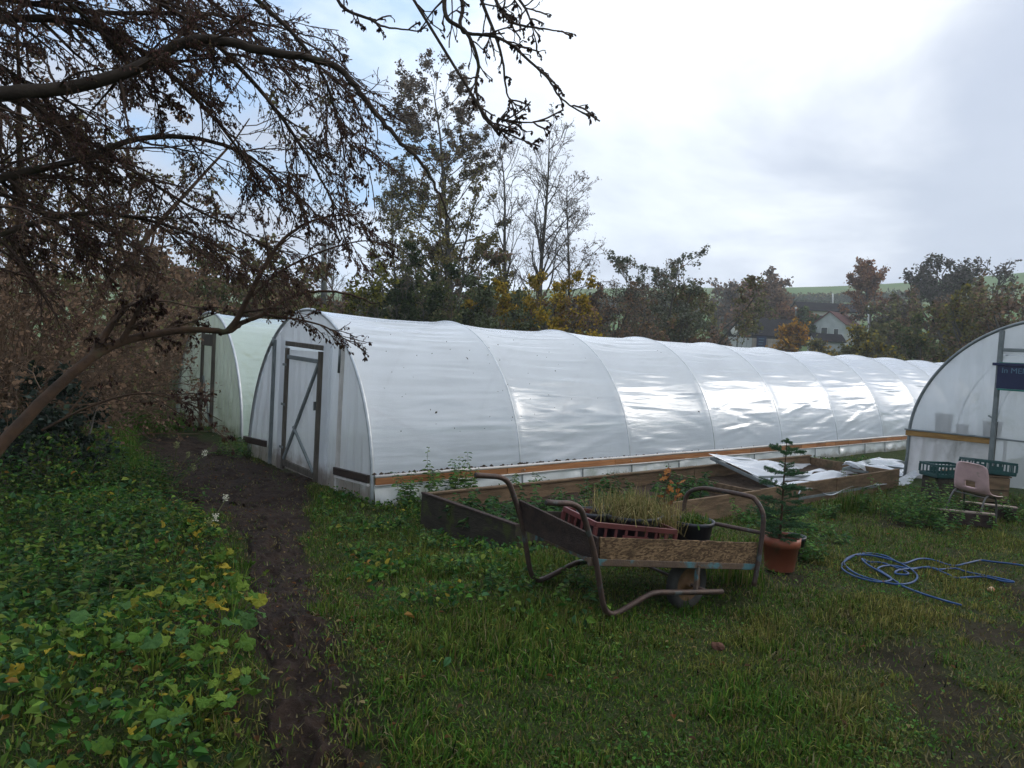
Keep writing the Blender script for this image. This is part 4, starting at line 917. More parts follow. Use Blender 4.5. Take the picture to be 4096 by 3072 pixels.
pole_obj('white pole beside the brown wood to the right of the houses', 1876, 660, 740, 110, .11, 'pole_white')
pole_obj('dark post with a white disc beside the barn', 1593, 686, 760, RB-12, .10, 'pole')
pole_obj('thin post in front of the orange shrub by the barn', 1719, 668, 760, RB-20, .08, 'pole', False, .14)
tag(MB().lathe([(0, -.03), (.62, -.03), (.66, 0), (.62, .03), (0, .03)], 20).build('dish', M['pole_white'], None, True), 'white round disc fixed to the dark post beside the barn', 'disc')
_d = bpy.data.objects['dish']; _d.location = tuple(at(1586, 714, RB-12.6)); _d.rotation_euler = (radians(90), 0, fy-radians(90)+.7)
# overhead wire from the left pole
w0 = at(700, 540, 30); w1 = at(1010, 588, 46); ws = [w0+(w1-w0)*t-UP*1.0*4*t*(1-t)*.35 for t in np.linspace(0, 1, 14)]
tag(MB().tube(ws, .012, 4).build('overhead_wire', M['rubber'], None), 'thin overhead wire running from the utility pole into the alders', 'wire')

# hedges, far trees
def hedge(label, xs_, r, h, pal, seed, n=5000, ls=.5, group='hedges across the fields', thick=2.):
    g = np.random.default_rng(seed); o = thing('hedge', label, 'hedge', tuple(colr(xs_[0], r)), 0, group); b0 = np.array(o.location)
    t = g.uniform(0, 1, n); X = xs_[0]+(xs_[1]-xs_[0])*t; P = np.array([colr(x, r) for x in np.linspace(xs_[0], xs_[1], 60)])
    f = t*59; a = np.floor(f).astype(int).clip(0, 58); fr = (f-a)[:, None]; p = P[a]*(1-fr)+P[a+1]*fr
    hh = h*(.6+.4*np.sin(t*47+seed)*np.sin(t*23))*g.uniform(0, 1, n)**.7
    p = p+UP*hh[:, None]+g.normal(size=(n, 3))*[thick, thick, .1]-b0
    V, F, C = leaf_mesh(p, ls*g.uniform(.6, 1.5, n), pick(pal, n, g, .3), g, .1); raw('foliage', V, F, M['leafmatt'], o, C)
    return o
DG = [(.05, .065, .04), (.065, .075, .045), (.075, .07, .05)]
hedge('dark hedge below the bright green hilltop field', (1560, 1960), 350, 4, DG, 91, 3500, 1.2, thick=3)
hedge('yellowing gorse hedge at the foot of the hilltop field', (1600, 1860), 375, 2.5, [(.22, .17, .03), (.05, .055, .02), (.10, .08, .03)], 92, 2500, 1.2, thick=3)
hedge('dark hedge sloping between the two green fields', (1690, 1775), 300, 4, DG, 93, 1800, 1.4, thick=5)
hedge('dark hedge on the hillside behind the tall alders', (1240, 1480), 300, 7, DG, 94, 3500, 1.4, thick=5)
hedge('low hedge bounding the meadow behind the houses', (1560, 1760), 215, 3, DG+[(.06, .045, .025)], 95, 3500, .9, thick=3)
BRN = [(.19, .125, .085), (.15, .105, .075), (.22, .14, .09)]; OLV = [(.14, .14, .06), (.17, .155, .07), (.11, .115, .055)]
RUS = [(.24, .115, .065), (.19, .095, .055), (.27, .15, .075)]; YEL = [(.36, .25, .03), (.28, .21, .03), (.20, .165, .03), (.42, .27, .04)]; GRN = [(.075, .105, .04), (.095, .125, .045), (.06, .08, .035)]
GRY = [(.13, .115, .10), (.10, .088, .075)]
def T(name, label, x, ytop, r, pal, seed, **kw):
    g = np.random.default_rng(seed); b = colr(x, r); h = top_h(x, ytop, r, b)
    return tree(name, label, 'tree' if 'shrub' not in name else 'shrub', b, h, pal, g, **kw)
far_kw = dict(n1=22, n2=4, n3=0, leafmat='leafmatt', minr=.035, multi=1)
T('oak_tree', 'rust-leaved oak with an ivy-dark trunk on the skyline right of the houses', 1886, 592, 150, RUS, 101, trunk_r=.5, leaves=9000, lsize=.42, spread=.44, tlo=.3, pal2=DG, split=.32, minr=.05, n1=26, n2=5, n3=0, group='trees on the far bank', ang=(.6, 1.1), leaf_t=.05)
T('oak_tree', 'bare grey-brown spreading oak on the skyline beside the rust-leaved one', 2012, 592, 130, GRY+[(.05, .055, .03)], 102, trunk_r=.6, leaves=5000, lsize=.42, spread=.62, tlo=.25, minr=.055, n1=30, n2=6, n3=3, group='trees on the far bank', leaf_t=.1)
T('oak_tree', 'thin bare tree poking above the brown wood at its far end', 2140, 590, 125, GRY, 103, trunk_r=.4, leaves=900, lsize=.35, spread=.4, minr=.045, n1=22, n2=5, n3=2, group='trees on the far bank')
spec = [(1588, 606, 175, BRN+GRY, 124), (1652, 606, 180, BRN+GRY, 125), (1625, 612, 150, BRN+RUS, 104), (1668, 618, 155, BRN, 105), (1590, 635, 185, OLV+GRN, 106), (1462, 610, 78, OLV, 107), (1708, 662, 150, RUS, 108), (1742, 675, 150, GRN, 109), (1930, 658, 112, BRN+OLV, 110), (1968, 655, 95, OLV+GRY, 111), (2030, 660, 90, BRN+OLV, 112), (2085, 632, 95, BRN+GRY, 113), (2150, 622, 85, OLV+BRN, 114), (2215, 605, 80, BRN+OLV, 115), (2000, 690, 70, OLV+GRN, 116), (2075, 680, 66, OLV+BRN, 117), (2145, 660, 62, OLV+YEL[2:3], 118), (2215, 640, 60, BRN+OLV, 119), (1930, 705, 80, OLV+YEL[1:3], 120), (1885, 715, 88, OLV, 121), (1640, 665, 165, RUS+YEL[:1], 122), (2290, 600, 70, BRN, 123)]
lbls = ['grey-brown hilltop tree left of the barn roof', 'grey-brown hilltop tree straight over the barn', 'brown-leaved tree above the barn roof', 'bare brownish tree just right of the one over the barn', 'olive tree behind the willow', 'rounded olive tree at the back of the willow', 'rust-red shrub-like tree between barn and house', 'dark evergreen between barn and red-roofed house', 'brown tree below the rust-leaved oak', 'olive-grey tree at the foot of the grey oak', 'brown and olive tree under the bare grey oak', 'tall brown-grey tree in the wood behind the tall tunnel', 'olive-brown tree in the wood behind the tall tunnel', 'brown tree rising over the tall tunnel hoop', 'low olive tree at the near edge of the wood', 'bushy olive-brown tree just over the white tunnel end', 'yellow-flecked tree beside the tall tunnel hoop', 'brown thicket tree behind the tall tunnel ridge', 'yellow-olive bush tree right of the red-roofed house', 'low olive tree on the bank below the red-roofed house', 'orange bush tree just over the barn ridge', 'brown tree at the far end of the wood']
for (x, yt, r, pal, sd_), lb in zip(spec, lbls):
    T('woodland_tree', lb, x, yt, r, pal, sd_, trunk_r=.25, leaves=3200, lsize=.0040*r, spread=.5, tlo=.08, minr=.0003*r, n1=26, n2=5, n3=0, multi=3, group='trees of the brown wood', leaf_t=.0, bark='bark_grey', twig='twig_brown')
for x, yt, r, pal, sd_, lb in ((1738, 700, 100, [(.42, .22, .03), (.34, .16, .02), (.25, .16, .03)], 131, 'orange-yellow shrub in front of the barn fence'), (1790, 738, 92, OLV+YEL[:1], 132, 'low yellow-green shrub below the shed'), (1545, 725, 70, BRN+GRY, 133, 'grey-brown shrub left of the dark post'), (1880, 745, 60, OLV+YEL[1:2], 134, 'olive shrub just over the white tunnel ridge'), (1480, 735, 46, BRN+[(.10, .04, .05)], 135, 'reddish-brown shrub at the foot of the willow')):
    T('wild_shrub', lb, x, yt, r, pal, sd_, trunk_r=.08, leaves=1800, lsize=.0042*r, spread=.6, tlo=.05, minr=.0003*r, n1=22, n2=4, n3=0, multi=4, group='wild shrubs beyond the tunnels', leaf_t=0.)
T('willow_tree', 'pale grey-green willow bush rising over the white tunnel ridge', 1450, 548, 50, [(.13, .145, .10), (.09, .10, .06), (.17, .18, .14)], 141, trunk_r=.12, leaves=7000, lsize=.16, spread=.34, tlo=.08, ang=(.25, .6), minr=.012, n1=40, n2=5, n3=2, multi=5, leaf_t=.1, twig='twig_brown')
T('willow_tree', 'darker right half of the willow thicket with olive-brown leaves', 1496, 585, 54, OLV+BRN[:1], 142, trunk_r=.12, leaves=7000, lsize=.17, spread=.36, tlo=.05, ang=(.3, .7), minr=.012, n1=40, n2=5, n3=2, multi=5, leaf_t=.1, twig='twig_brown')
# the alders
AL = [(.17, .135, .11), (.13, .105, .085), (.19, .15, .115)]
T('alder_tree', 'tallest alder, ivy-green below and bare twigged at its forked top', 990, 160, 38, AL, 151, trunk_r=.20, leaves=34000, lsize=.125, spread=.27, tlo=.10, ang=(.8, 1.25), up1=.35, minr=.011, n1=70, n2=7, n3=2, pal2=[(.19, .175, .06), (.21, .175, .075), (.15, .16, .06), (.23, .18, .085)], split=.68, group='alders behind the tunnel', leaf_t=.15, bark='bark_grey', jit=.35)
T('alder_tree', 'slim bare alder nearest the ivy-green one', 1107, 335, 39, AL, 152, trunk_r=.17, leaves=900, lsize=.08, spread=.24, tlo=.30, ang=(.5, .9), up1=.6, minr=.011, n1=34, n2=6, n3=3, group='alders behind the tunnel', leaf_t=.6)
T('alder_tree', 'tall bare alder with a clean straight trunk, midmost of the bare ones', 1160, 298, 40, AL, 153, trunk_r=.19, leaves=1500, lsize=.08, spread=.24, tlo=.30, ang=(.5, .95), up1=.6, minr=.011, n1=36, n2=6, n3=3, group='alders behind the tunnel', leaf_t=.5)
T('alder_tree', 'shorter leaning bare alder beyond the midmost one', 1226, 400, 40, AL, 154, trunk_r=.12, leaves=2600, lsize=.085, spread=.25, tlo=.25, ang=(.5, .95), up1=.4, minr=.010, n1=34, n2=6, n3=3, group='alders behind the tunnel', leaf_t=.4)
T('alder_tree', 'low twiggy alder at the outer edge of the row', 1300, 510, 40, AL+BRN[:1], 155, trunk_r=.10, leaves=2600, lsize=.10, spread=.42, tlo=.2, ang=(.5, 1.0), up1=.3, minr=.010, n1=30, n2=6, n3=3, multi=2, group='alders behind the tunnel', leaf_t=.3)
T('alder_tree', 'thin pale alder with sparse leaves left of the ivy-green one', 872, 350, 36, OLV+AL, 156, trunk_r=.09, leaves=4500, lsize=.11, spread=.20, tlo=.15, ang=(.6, 1.1), up1=.3, minr=.009, n1=40, n2=6, n3=2, group='alders behind the tunnel', leaf_t=.2)
sh_kw = dict(trunk_r=.05, n3=2, multi=5, group='shrubs under the alders', leaf_t=0., minr=.008)
for x, yt, r, pal, sd_, n, sp, lb in ((1165, 588, 31, YEL, 161, 17000, .5, 'bright yellow autumn shrub under the bare alders'), (1215, 640, 33, YEL[1:]+BRN, 162, 4500, .5, 'brownish yellow shrub at the edge of the bright one'), (880, 540, 30, [(.03, .048, .02), (.045, .06, .025)], 163, 8000, .4, 'dark ivy-covered shrub below the ivy-green alder'), (950, 590, 30, GRN+OLV, 164, 8000, .5, 'mixed green shrub below the ivy-green alder trunk'), (1065, 640, 29, [(.10, .12, .06), (.075, .09, .045), (.13, .15, .09)], 165, 5000, .45, 'pale green shrub beside the yellow one'), (820, 610, 28, [(.19, .18, .035), (.13, .135, .03), (.08, .09, .03)], 166, 4500, .5, 'yellow-green hawthorn near the utility pole'), (1010, 560, 36, OLV+BRN, 167, 9000, .4, 'olive-brown shrub behind the ivy-green alder'), (1290, 640, 36, BRN+GRY, 168, 4500, .5, 'grey-brown shrub under the low alder'), (1370, 690, 40, OLV+BRN, 169, 3500, .5, 'low olive shrub between alders and willow'), (760, 660, 30, BRN+[(.09, .045, .05)], 170, 4500, .6, 'reddish-brown shrub behind the near tunnel ridge')):
    T('wild_shrub', lb, x, yt, r, pal, sd_, leaves=n, lsize=.13, spread=sp*1.15, tlo=.04, n1=30, n2=4, **sh_kw)
T('birch_tree', 'hazy bare twigged tree behind the utility pole', 735, 540, 60, GRY, 171, trunk_r=.12, leaves=300, lsize=.1, spread=.3, tlo=.2, minr=.012, n1=40, n2=6, n3=3, ang=(.4, .8), up1=.5, leaf_t=.6)
for i_, (x_, yt_, lb_w) in enumerate(((700, 640, 'far brown tree behind the utility pole foot'), (790, 645, 'far olive tree left of the ivy-dark shrub'), (930, 640, 'far brown tree seen between the alder trunks'), (1060, 648, 'far olive tree behind the yellow shrub'), (1150, 640, 'far brown tree behind the bare alders'), (1250, 650, 'far olive tree behind the leaning bare alder'), (1340, 655, 'far brown tree between the low alder and the willow'), (1400, 650, 'far olive tree beside the willow'))):
    T('woodland_tree', lb_w, x_, yt_, 75, (BRN+OLV, OLV+GRY)[i_ % 2], 220+i_, trunk_r=.2, leaves=3000, lsize=.36, spread=.6, tlo=.05, minr=.02, n1=20, n2=3, n3=0, multi=4, group='far trees behind the alders', leaf_t=0., twig='twig_brown')
# wood behind the green tunnel and the left-hand thicket
lw = [(650, 590, 30, BRN+OLV, 181), (600, 560, 27, OLV+BRN, 182), (545, 570, 30, OLV+GRN, 183), (480, 580, 26, BRN+OLV, 184), (420, 575, 32, GRN+OLV, 185), (345, 560, 27, BRN+OLV, 186), (285, 430, 22, BRN, 187), (200, 300, 18, OLV+BRN, 188), (110, 140, 16, BRN+OLV, 189), (20, 20, 15, BRN+OLV, 190), (-70, -60, 14, BRN, 191), (-160, 300, 19, OLV, 192)]
ll = ['brown bush tree behind the near tunnel apex', 'olive tree left of the utility pole', 'green bush tree over the green tunnel ridge', 'brown bush tree beside the green tunnel apex', 'dark green tree left of the green tunnel', 'brown olive tree left of the dark green one', 'brown tree at the middle of the thicket', 'tall olive tree in the thicket behind the leaning trunk', 'tall brown tree behind the evergreen bush', 'tall brown tree behind the alder limbs', 'brown tree at the thicket edge', 'olive tree at the outer end of the thicket']
for (x, yt, r, pal, sd_), lb in zip(lw, ll):
    T('thicket_tree', lb, x, yt, r, pal, sd_, trunk_r=.09, leaves=4500, lsize=.0050*r, spread=.5, tlo=.05, n1=30, n2=5, n3=1, multi=4, minr=.0004*r, leaf_t=0., group='trees of the left thicket', twig='twig_brown', bark='bark_warm')
lb2 = [(330, 705, 20, BRN, 201), (285, 690, 17, BRN, 202), (225, 660, 15.5, BRN+OLV[:1], 203), (160, 640, 14, BRN+OLV[:1], 204), (95, 600, 13, BRN, 205), (30, 560, 12, BRN+OLV[:1], 206), (-40, 560, 11, BRN, 207), (-80, 560, 10.5, BRN, 208)]
ll2 = ['brown bramble thicket nearest the green tunnel', 'brown bramble thicket second from the green tunnel', 'brown bramble tangle below the horizontal bough', 'brown bramble tangle behind the leaning trunk', 'brown bramble tangle behind the evergreen bush', 'tall bramble tangle left of the evergreen bush', 'tall bramble tangle behind the leaning trunk foot', 'bramble tangle at the end of the thicket']
for (x, yt, r, pal, sd_), lb in zip(lb2, ll2):
    T('bramble_thicket_shrub', lb, x, yt, r, pal, sd_, trunk_r=.022, leaves=1800, lsize=.06, spread=.75, tlo=.05, ang=(.5, 1.2), up1=-.6, n1=50, n2=4, n3=2, multi=10, minr=.0035, leaf_t=.0, group='brambles of the left thicket', twig='twig_brown', bark='twig_brown', wig=.22)
T('evergreen_shrub', 'dark glossy evergreen bush beside the leaning trunk', 75, 760, 9.8, [(.012, .022, .014), (.02, .034, .022), (.05, .07, .06)], 211, trunk_r=.025, leaves=3200, lsize=.07, spread=.36, tlo=.05, n1=34, n2=5, n3=2, multi=4, minr=.003, leaf_t=0., leafmat='leaf')

# ================================================================ NEAR TREES WITH TRACED LIMBS
def limb_tree(name, label, trunk, limbs, rng, n2, n3, n4, pal, leaves, lsize, bias, bark, twig, drop=.25, l2=(.16, .34), l3=(.3, .6), hang=None, minr=.0035, leaf_t=.0, buds=False, sparse=()):
    base = np.array(trunk[0][0]); o = thing(name, label, 'tree', tuple(base))
    tr = []; Ps = []; Rs = []
    for pts, r0, r1 in [trunk]+limbs:
        P = smooth_path(np.array(pts), 6)-base; R_ = np.linspace(1, 0, len(P))*(r0-r1)+r1
        P = P+rng.normal(size=P.shape)*r0*.12*np.linspace(0, 1, len(P))[:, None]
        tr.append(tubes(P[None], R_[None], 9))
        if pts is not trunk[0]:
            f = np.linspace(0, len(P)-1, 16); a = np.floor(f).astype(int).clip(0, len(P)-2); fr = (f-a)[:, None]
            Ps.append(P[a]*(1-fr)+P[a+1]*fr); Rs.append(np.interp(f, np.arange(len(P)), R_))
    V, F = catmesh(tr); raw('trunk', V, F, M[bark], o, None, True)
    P1 = np.array(Ps); R1 = np.array(Rs); PS = None
    if sparse:
        PS, RS = kids(P1[list(sparse)], np.minimum(R1[list(sparse)], .016), 16, rng, .45, .99, (.5, 1.), (.05, .13), 7, .14, .1, 0, .5, np.array(bias)*.5)
        PT, RT_ = kids(PS, RS, 3, rng, .3, 1., (.4, .9), (.25, .5), 5, .15, 0, 0, .6); m_ = [i for i in range(len(P1)) if i not in sparse]; kp = P1[list(sparse)][:, :8]; kr = R1[list(sparse)][:, :8]
        kp = kp[:, np.linspace(0, 7, 16).astype(int)]+rng.normal(size=(len(sparse), 16, 3))*.002; kr = kr[:, np.linspace(0, 7, 16).astype(int)]; P1 = np.concatenate([P1[m_], kp]); R1 = np.concatenate([R1[m_], kr])
    P2, R2 = kids(P1, np.minimum(R1, .03), n2, rng, .12, 1., (.35, 1.0), l2, 9, .13, drop, 0, .55, bias)
    P3, R3 = kids(P2, R2, n3, rng, .15, 1., (.3, .9), l3, 7, .15, drop, 0, .6, np.array(bias)*.6)
    tw = [tubes(P2, np.maximum(R2, minr*1.5), 4), tubes(P3, np.maximum(R3, minr), 3)]; last = P3
    if n4:
        P4, R4 = kids(P3, R3, n4, rng, .15, 1., (.3, .9), (.3, .6), 4, .16, drop, 0, .6); tw.append(tubes(P4, np.maximum(R4, minr*.7), 3)); last = P4
    if PS is not None: tw += [tubes(PS, np.maximum(RS, minr*1.2), 5), tubes(PT, np.maximum(RT_, minr*.8), 4)]
    V, F = catmesh(tw); cr = raw('crown', V, F, M[twig], o, None, True)
    if leaves:
        p, d = along(last, leaves, rng, leaf_t, 1.); dr = d*.3+np.array([0, 0, -1.])
        V, F, C = leaf_mesh(p, lsize*rng.uniform(.5, 1.4, leaves), pick(pal, leaves, rng, .35), rng, 0., .55, .2, dr, True)
        raw('foliage', V, F, M['leafmatt'], cr, C)
    return o
def L_(pts, r0_, r1_, ra, rb): n = len(pts); return ([at(x, y, ra+(rb-ra)*i/(n-1)) for i, (x, y) in enumerate(pts)], r0_, r1_)
g = np.random.default_rng(301)
tb_ = colr(-420, 6.6); tt = at(-400, -500, 6.6)
trunk = ([tb_-[0, 0, .2], tb_+(tt-tb_)*.3+[.1, 0, 0], tb_+(tt-tb_)*.65, tt, at(-300, -900, 6.2), at(-100, -1300, 5.6)], .26, .07)
limbs = [L_([(-410, 330), (-150, 255), (0, 205), (150, 190), (290, 150), (380, 100), (450, 84), (560, 108), (690, 130), (755, 168), (800, 230), (850, 290), (905, 345), (950, 420), (985, 500)], .060, .006, 6.6, 5.6),
         L_([(-405, 60), (-150, 60), (60, 40), (220, 60), (330, 130), (440, 230), (520, 330), (570, 420)], .055, .007, 6.6, 7.2),
         L_([(-410, 480), (-150, 430), (20, 380), (150, 350), (300, 300), (430, 300), (540, 340), (640, 420), (700, 480)], .055, .006, 6.6, 7.4),
         L_([(-415, 640), (-100, 540), (120, 470), (260, 465), (400, 500), (520, 560), (610, 620)], .042, .006, 6.6, 8.0),
         L_([(-400, -150), (-50, -120), (200, -60), (400, 40), (540, 170), (640, 300), (700, 400), (735, 470)], .05, .005, 6.6, 6.8),
         L_([(-400, -350), (100, -260), (400, -120), (600, 40), (690, 150), (730, 260), (745, 350)], .045, .005, 6.5, 6.4),
         L_([(-405, 130), (-100, 170), (100, 250), (260, 350), (400, 440), (520, 500), (620, 560)], .04, .006, 6.6, 8.4),
         L_([(-405, 0), (-200, 60), (-40, 120), (80, 200), (160, 290), (230, 380)], .04, .006, 6.6, 7.0),
         L_([(-405, 200), (-220, 260), (-80, 330), (40, 420), (140, 500), (240, 560)], .04, .006, 6.6, 7.6),
         L_([(-400, -250), (-200, -160), (0, -90), (140, 0), (260, 110), (340, 220)], .045, .006, 6.6, 6.6),
         L_([(-410, 400), (-220, 420), (-60, 470), (60, 540), (170, 600)], .035, .006, 6.6, 7.8),
         L_([(-400, -300), (0, -200), (250, -110), (420, -20), (560, 90), (650, 200)], .045, .006, 6.6, 7.4),
         L_([(-405, -50), (-100, -20), (150, 20), (300, 30), (460, 30), (600, 60), (720, 90)], .04, .005, 6.6, 7.2)]
limb_tree('alder_tree', 'big overhanging alder with dark twigs and drooping limbs, left of the path', [*trunk], [(p_, a_*(1 if k_ == 0 else .72), b_) for k_, (p_, a_, b_) in enumerate(limbs)], g, 30, 8, 4, [(.11, .058, .055), (.14, .07, .06), (.09, .062, .042), (.12, .085, .045)], 86000, .021, (.26, -.20, -.34), 'bark', 'twig', .25, (.12, .30), (.28, .55), minr=.0030, sparse=(0,))
# bough reaching over the camera, hanging into the top of the view
g = np.random.default_rng(302)
def C6(x, y): return ((1200+.8439*x)/KP, (1*.8439*y)/KP)
def LC(pts, a, b, ra, rb): return L_([C6(*p) for p in pts], a, b, ra, rb)
t0_ = at(650, -900, 4.8)
trunk2b = colr(2900, 4.0)
b_tr = ([np.array([-6.5, -9.6, .3]), np.array([-6.3, -9.3, 2.5]), np.array([-5.6, -8.4, 5.2]), np.array([-4.2, -6.6, 6.6]), at(640, -420, 4.9)], .2, .05)
e0 = at(640, -420, 4.9)
def from_e(l): return ([e0]+l[0], l[1], l[2])
limbs = [from_e(LC([(690, -160), (684, 0), (700, 90), (790, 155), (845, 300), (833, 400), (855, 520), (900, 590), (1000, 640), (1100, 682)], .017, .004, 4.7, 4.3)),
         from_e(LC([(800, -200), (860, 0), (930, 180), (960, 290), (980, 440), (1012, 487)], .015, .0035, 4.7, 4.4)),
         from_e(LC([(700, -120), (760, 120), (800, 158), (950, 182), (1090, 290), (1180, 380), (1240, 470), (1372, 552)], .014, .004, 4.7, 4.2)),
         from_e(LC([(900, -220), (930, 0), (1000, 100), (1110, 130), (1250, 150)], .016, .0035, 4.7, 4.3)),
         from_e(LC([(860, -200), (1040, 0), (1090, 90), (1110, 170)], .014, .003, 4.7, 4.4)),
         from_e(LC([(200, -300), (180, 0), (330, 90), (400, 125), (575, 150)], .015, .004, 4.8, 4.6)),
         from_e(LC([(860, 520), (940, 560), (1060, 580), (1180, 570)], .010, .003, 4.4, 4.2))]
limb_tree('overhead_tree', 'bare budded boughs hanging down into the white sky from overhead', b_tr, limbs, g, 13, 3, 0, [(.04, .025, .02)], 900, .026, (.20, -.16, -.05), 'bark', 'twig', .12, (.035, .11), (.25, .5), minr=.0034, leaf_t=.75)
g = np.random.default_rng(303)
lb_ = colr(-95, 7.2); 
trunk = ([lb_-[0, 0, .1], at(-30, 1010, 7.3), at(60, 900, 7.4), at(130, 830, 7.5), at(200, 772, 7.6), at(255, 742, 7.7), at(330, 722, 7.8), at(420, 712, 7.9), at(492, 716, 8.0), at(525, 697, 8.05), at(570, 678, 8.1), at(612, 650, 8.2), at(676, 629, 8.3), at(745, 634, 8.3), at(812, 655, 8.4)], .058, .008)
limbs = [L_([(492, 716), (513, 688), (545, 625), (577, 567), (610, 520), (654, 486), (700, 470), (760, 462)], .035, .006, 8.0, 8.1),
         L_([(200, 772), (215, 742), (250, 690), (275, 660), (300, 655)], .045, .010, 7.6, 7.9),
         L_([(262, 740), (290, 690), (310, 650), (325, 642), (345, 660)], .03, .008, 7.7, 7.6),
         L_([(570, 680), (640, 690), (700, 705), (750, 735), (790, 742)], .014, .004, 8.1, 8.3),
         L_([(545, 640), (600, 590), (690, 545), (790, 520), (850, 540)], .016, .004, 8.0, 8.2),
         L_([(300, 730), (360, 712), (430, 690), (490, 668)], .014, .005, 7.8, 8.1),
         L_([(90, 930), (190, 880), (300, 850), (400, 870), (480, 910)], .012, .003, 7.4, 7.0)]
limb_tree('leaning_tree', 'brown leaning trunk whose long bough reaches across to the tunnel doors', trunk, limbs, g, 12, 5, 2, [(.05, .024, .022), (.035, .02, .018), (.06, .04, .02)], 2600, .036, (.12, -.10, -.15), 'bark_warm', 'twig', .2, (.2, .4), (.3, .6), minr=.003)
# ================================================================ GRASS, WEEDS, LEAVES
def blades(name, P, h, cols, rng, width=.004, lean=.5, label=None, parent=None, mat='grass'):
    n = len(P); a = rng.uniform(0, 2*pi, n); ln = rng.normal(0, lean, n)
    d = np.stack([np.cos(a), np.sin(a), np.zeros(n)], 1); s = np.stack([-np.sin(a), np.cos(a), np.zeros(n)], 1); w_ = (width*rng.uniform(.6, 1.5, n))[:, None]
    h = h[:, None]; k = np.abs(ln)[:, None]
    m = P+d*(h*.35*k)+np.array([0, 0, 1])*h*.55; t = P+d*(h*.95*k)+np.array([0, 0, 1])*h*np.clip(1-.45*k*k, .25, 1)
    V = np.stack([P-s*w_, P+s*w_, m+s*w_*.75, m-s*w_*.75, t], 1).reshape(-1, 3); i = np.arange(n)[:, None]*5
    F = np.concatenate([i+np.array([0, 1, 2]), i+np.array([0, 2, 3]), i+np.array([3, 2, 4])], 0)
    return raw(name, V, F, M[mat], parent, np.repeat(cols, 5, 0))
CA = atan2(FW[1], FW[0])
def wedge(n, r0, r1, rng, p=.5, half=41):
    a = CA+np.radians(rng.uniform(-half-14, half+4, n)); r = (r0**(1.5)+(r1**1.5-r0**1.5)*rng.uniform(0, 1, n))**(1/1.5) if p == .5 else r0+(r1-r0)*rng.uniform(0, 1, n)
    return CP[0]+r*np.cos(a), CP[1]+r*np.sin(a), r
def blocked(x, y):
    b = (x > -.02) & (y > -.08) & (y < 4.25)
    b |= (x > BX0-.04) & (x < BX1+.05) & (y > BYN-.03) & (y < BYF+.04)
    b |= (x > T2X-.02) & (y > T2Y-.02) & (y < T2Y+T1W)
    b |= (x > T3X-.03) & (y < T3Y+.03) & (y > T3Y-T3W)
    return b
def leftside(x, y):       # how far left of the path's centre line
    i = np.argsort(PC[:, 1]); cx = np.interp(y, PC[i, 1], PC[i, 0]); return cx-x
g = np.random.default_rng(401)
GP = [(.034, .092, .010), (.056, .118, .016), (.082, .130, .018), (.040, .100, .014), (.120, .132, .026)]
DRY = [(.14, .115, .05), (.11, .085, .035), (.17, .15, .08)]
x, y, r = wedge(390000, 1.7, 14, g, 0); md = mud_amt(x, y); ls = leftside(x, y); pd = path_d(x, y)
q = (x-FOOT[0])*.77-(y-FOOT[1])*.64
tuft = sstep(vnoise(x, y, 4.2, 31)+.6*vnoise(x, y, 11, 32), -.55, .5)
keep = (g.uniform(0, 1, len(x)) < (1-md)**1.4*(.62+.38*tuft)) & ~blocked(x, y) & (g.uniform(0, 1, len(x)) < np.where(ls > 0, .55, 1.))
x, y, r, ls, q, tuft, md, pd = [v[keep] for v in (x, y, r, ls, q, tuft, md, pd)]
h = (.024+.064*tuft**1.6)*g.uniform(.4, 1.5, len(x))*np.where(q > 1.2, .80, 1.)*np.where(y > -4.5, 1.1, 1.)*(1-.5*md)
h = h*np.where((np.abs(y+.3) < .35) & (x > 0), 1.8, 1.)
cols = pick(GP, len(x), g, .40); dry = g.uniform(0, 1, len(x)) < np.where(q > .9, .30, .09)+.25*md; cols[dry] = pick(DRY, int(dry.sum()), g, .25)
_w = BW(.80, .30, 0); _f = BW(.0, .0, 0)
for c_ in (_w, _f, BW(.5, -.1, 0), BW(.9, -.1, 0), BW(.7, -.35, 0)): h = h*(1-.55*np.exp(-((x-c_[0])**2+(y-c_[1])**2)/.25**2))
_y = (sstep(vnoise(x, y, 1.5, 35)+.5*vnoise(x, y, 4.5, 36), -.2, .5)*np.where(q > .3, 1., .42)*.75)[:, None]; cols = cols*(1-_y)+np.array([.135, .12, .03])*_y*(cols.sum(1, keepdims=True)/.2)
P = np.stack([x, y, H(x, y)-.01], 1)
tag(stuff(blades('grass', P, h, cols, g, .0036, .85)), 'rough green grass over the garden, worn thin towards the hose', 'grass')
x, y, r = wedge(380000, 1.7, 13, g, 0); md = mud_amt(x, y); k = ~blocked(x, y) & (g.uniform(0, 1, len(x)) < (1-.86*md)*(.55+.45*sstep(vnoise(x, y, 3.1, 37), -.5, .3))) & (leftside(x, y) < 1.2); x, y, r, md = x[k], y[k], r[k], md[k]; n = len(x)
a_ = g.uniform(0, 2*pi, n); hh = g.uniform(.010, .034, n)[:, None]; P = np.stack([x, y, H(x, y)-.004], 1); d_ = np.stack([np.cos(a_), np.sin(a_), np.zeros(n)], 1); s_ = np.stack([-np.sin(a_), np.cos(a_), np.zeros(n)], 1)*(.0032*(1+.10*r))[:, None]
V = np.stack([P-s_, P+s_, P+d_*hh*g.uniform(.2, 1.6, n)[:, None]+np.array([0, 0, 1])*hh], 1).reshape(-1, 3)
cols = pick([(.05, .12, .014), (.08, .135, .02), (.035, .075, .012), (.12, .125, .03)], n, g, .4); dry = g.uniform(0, 1, n) < .30+.3*md; cols[dry] = pick(DRY+[(.07, .05, .025)], int(dry.sum()), g, .3)
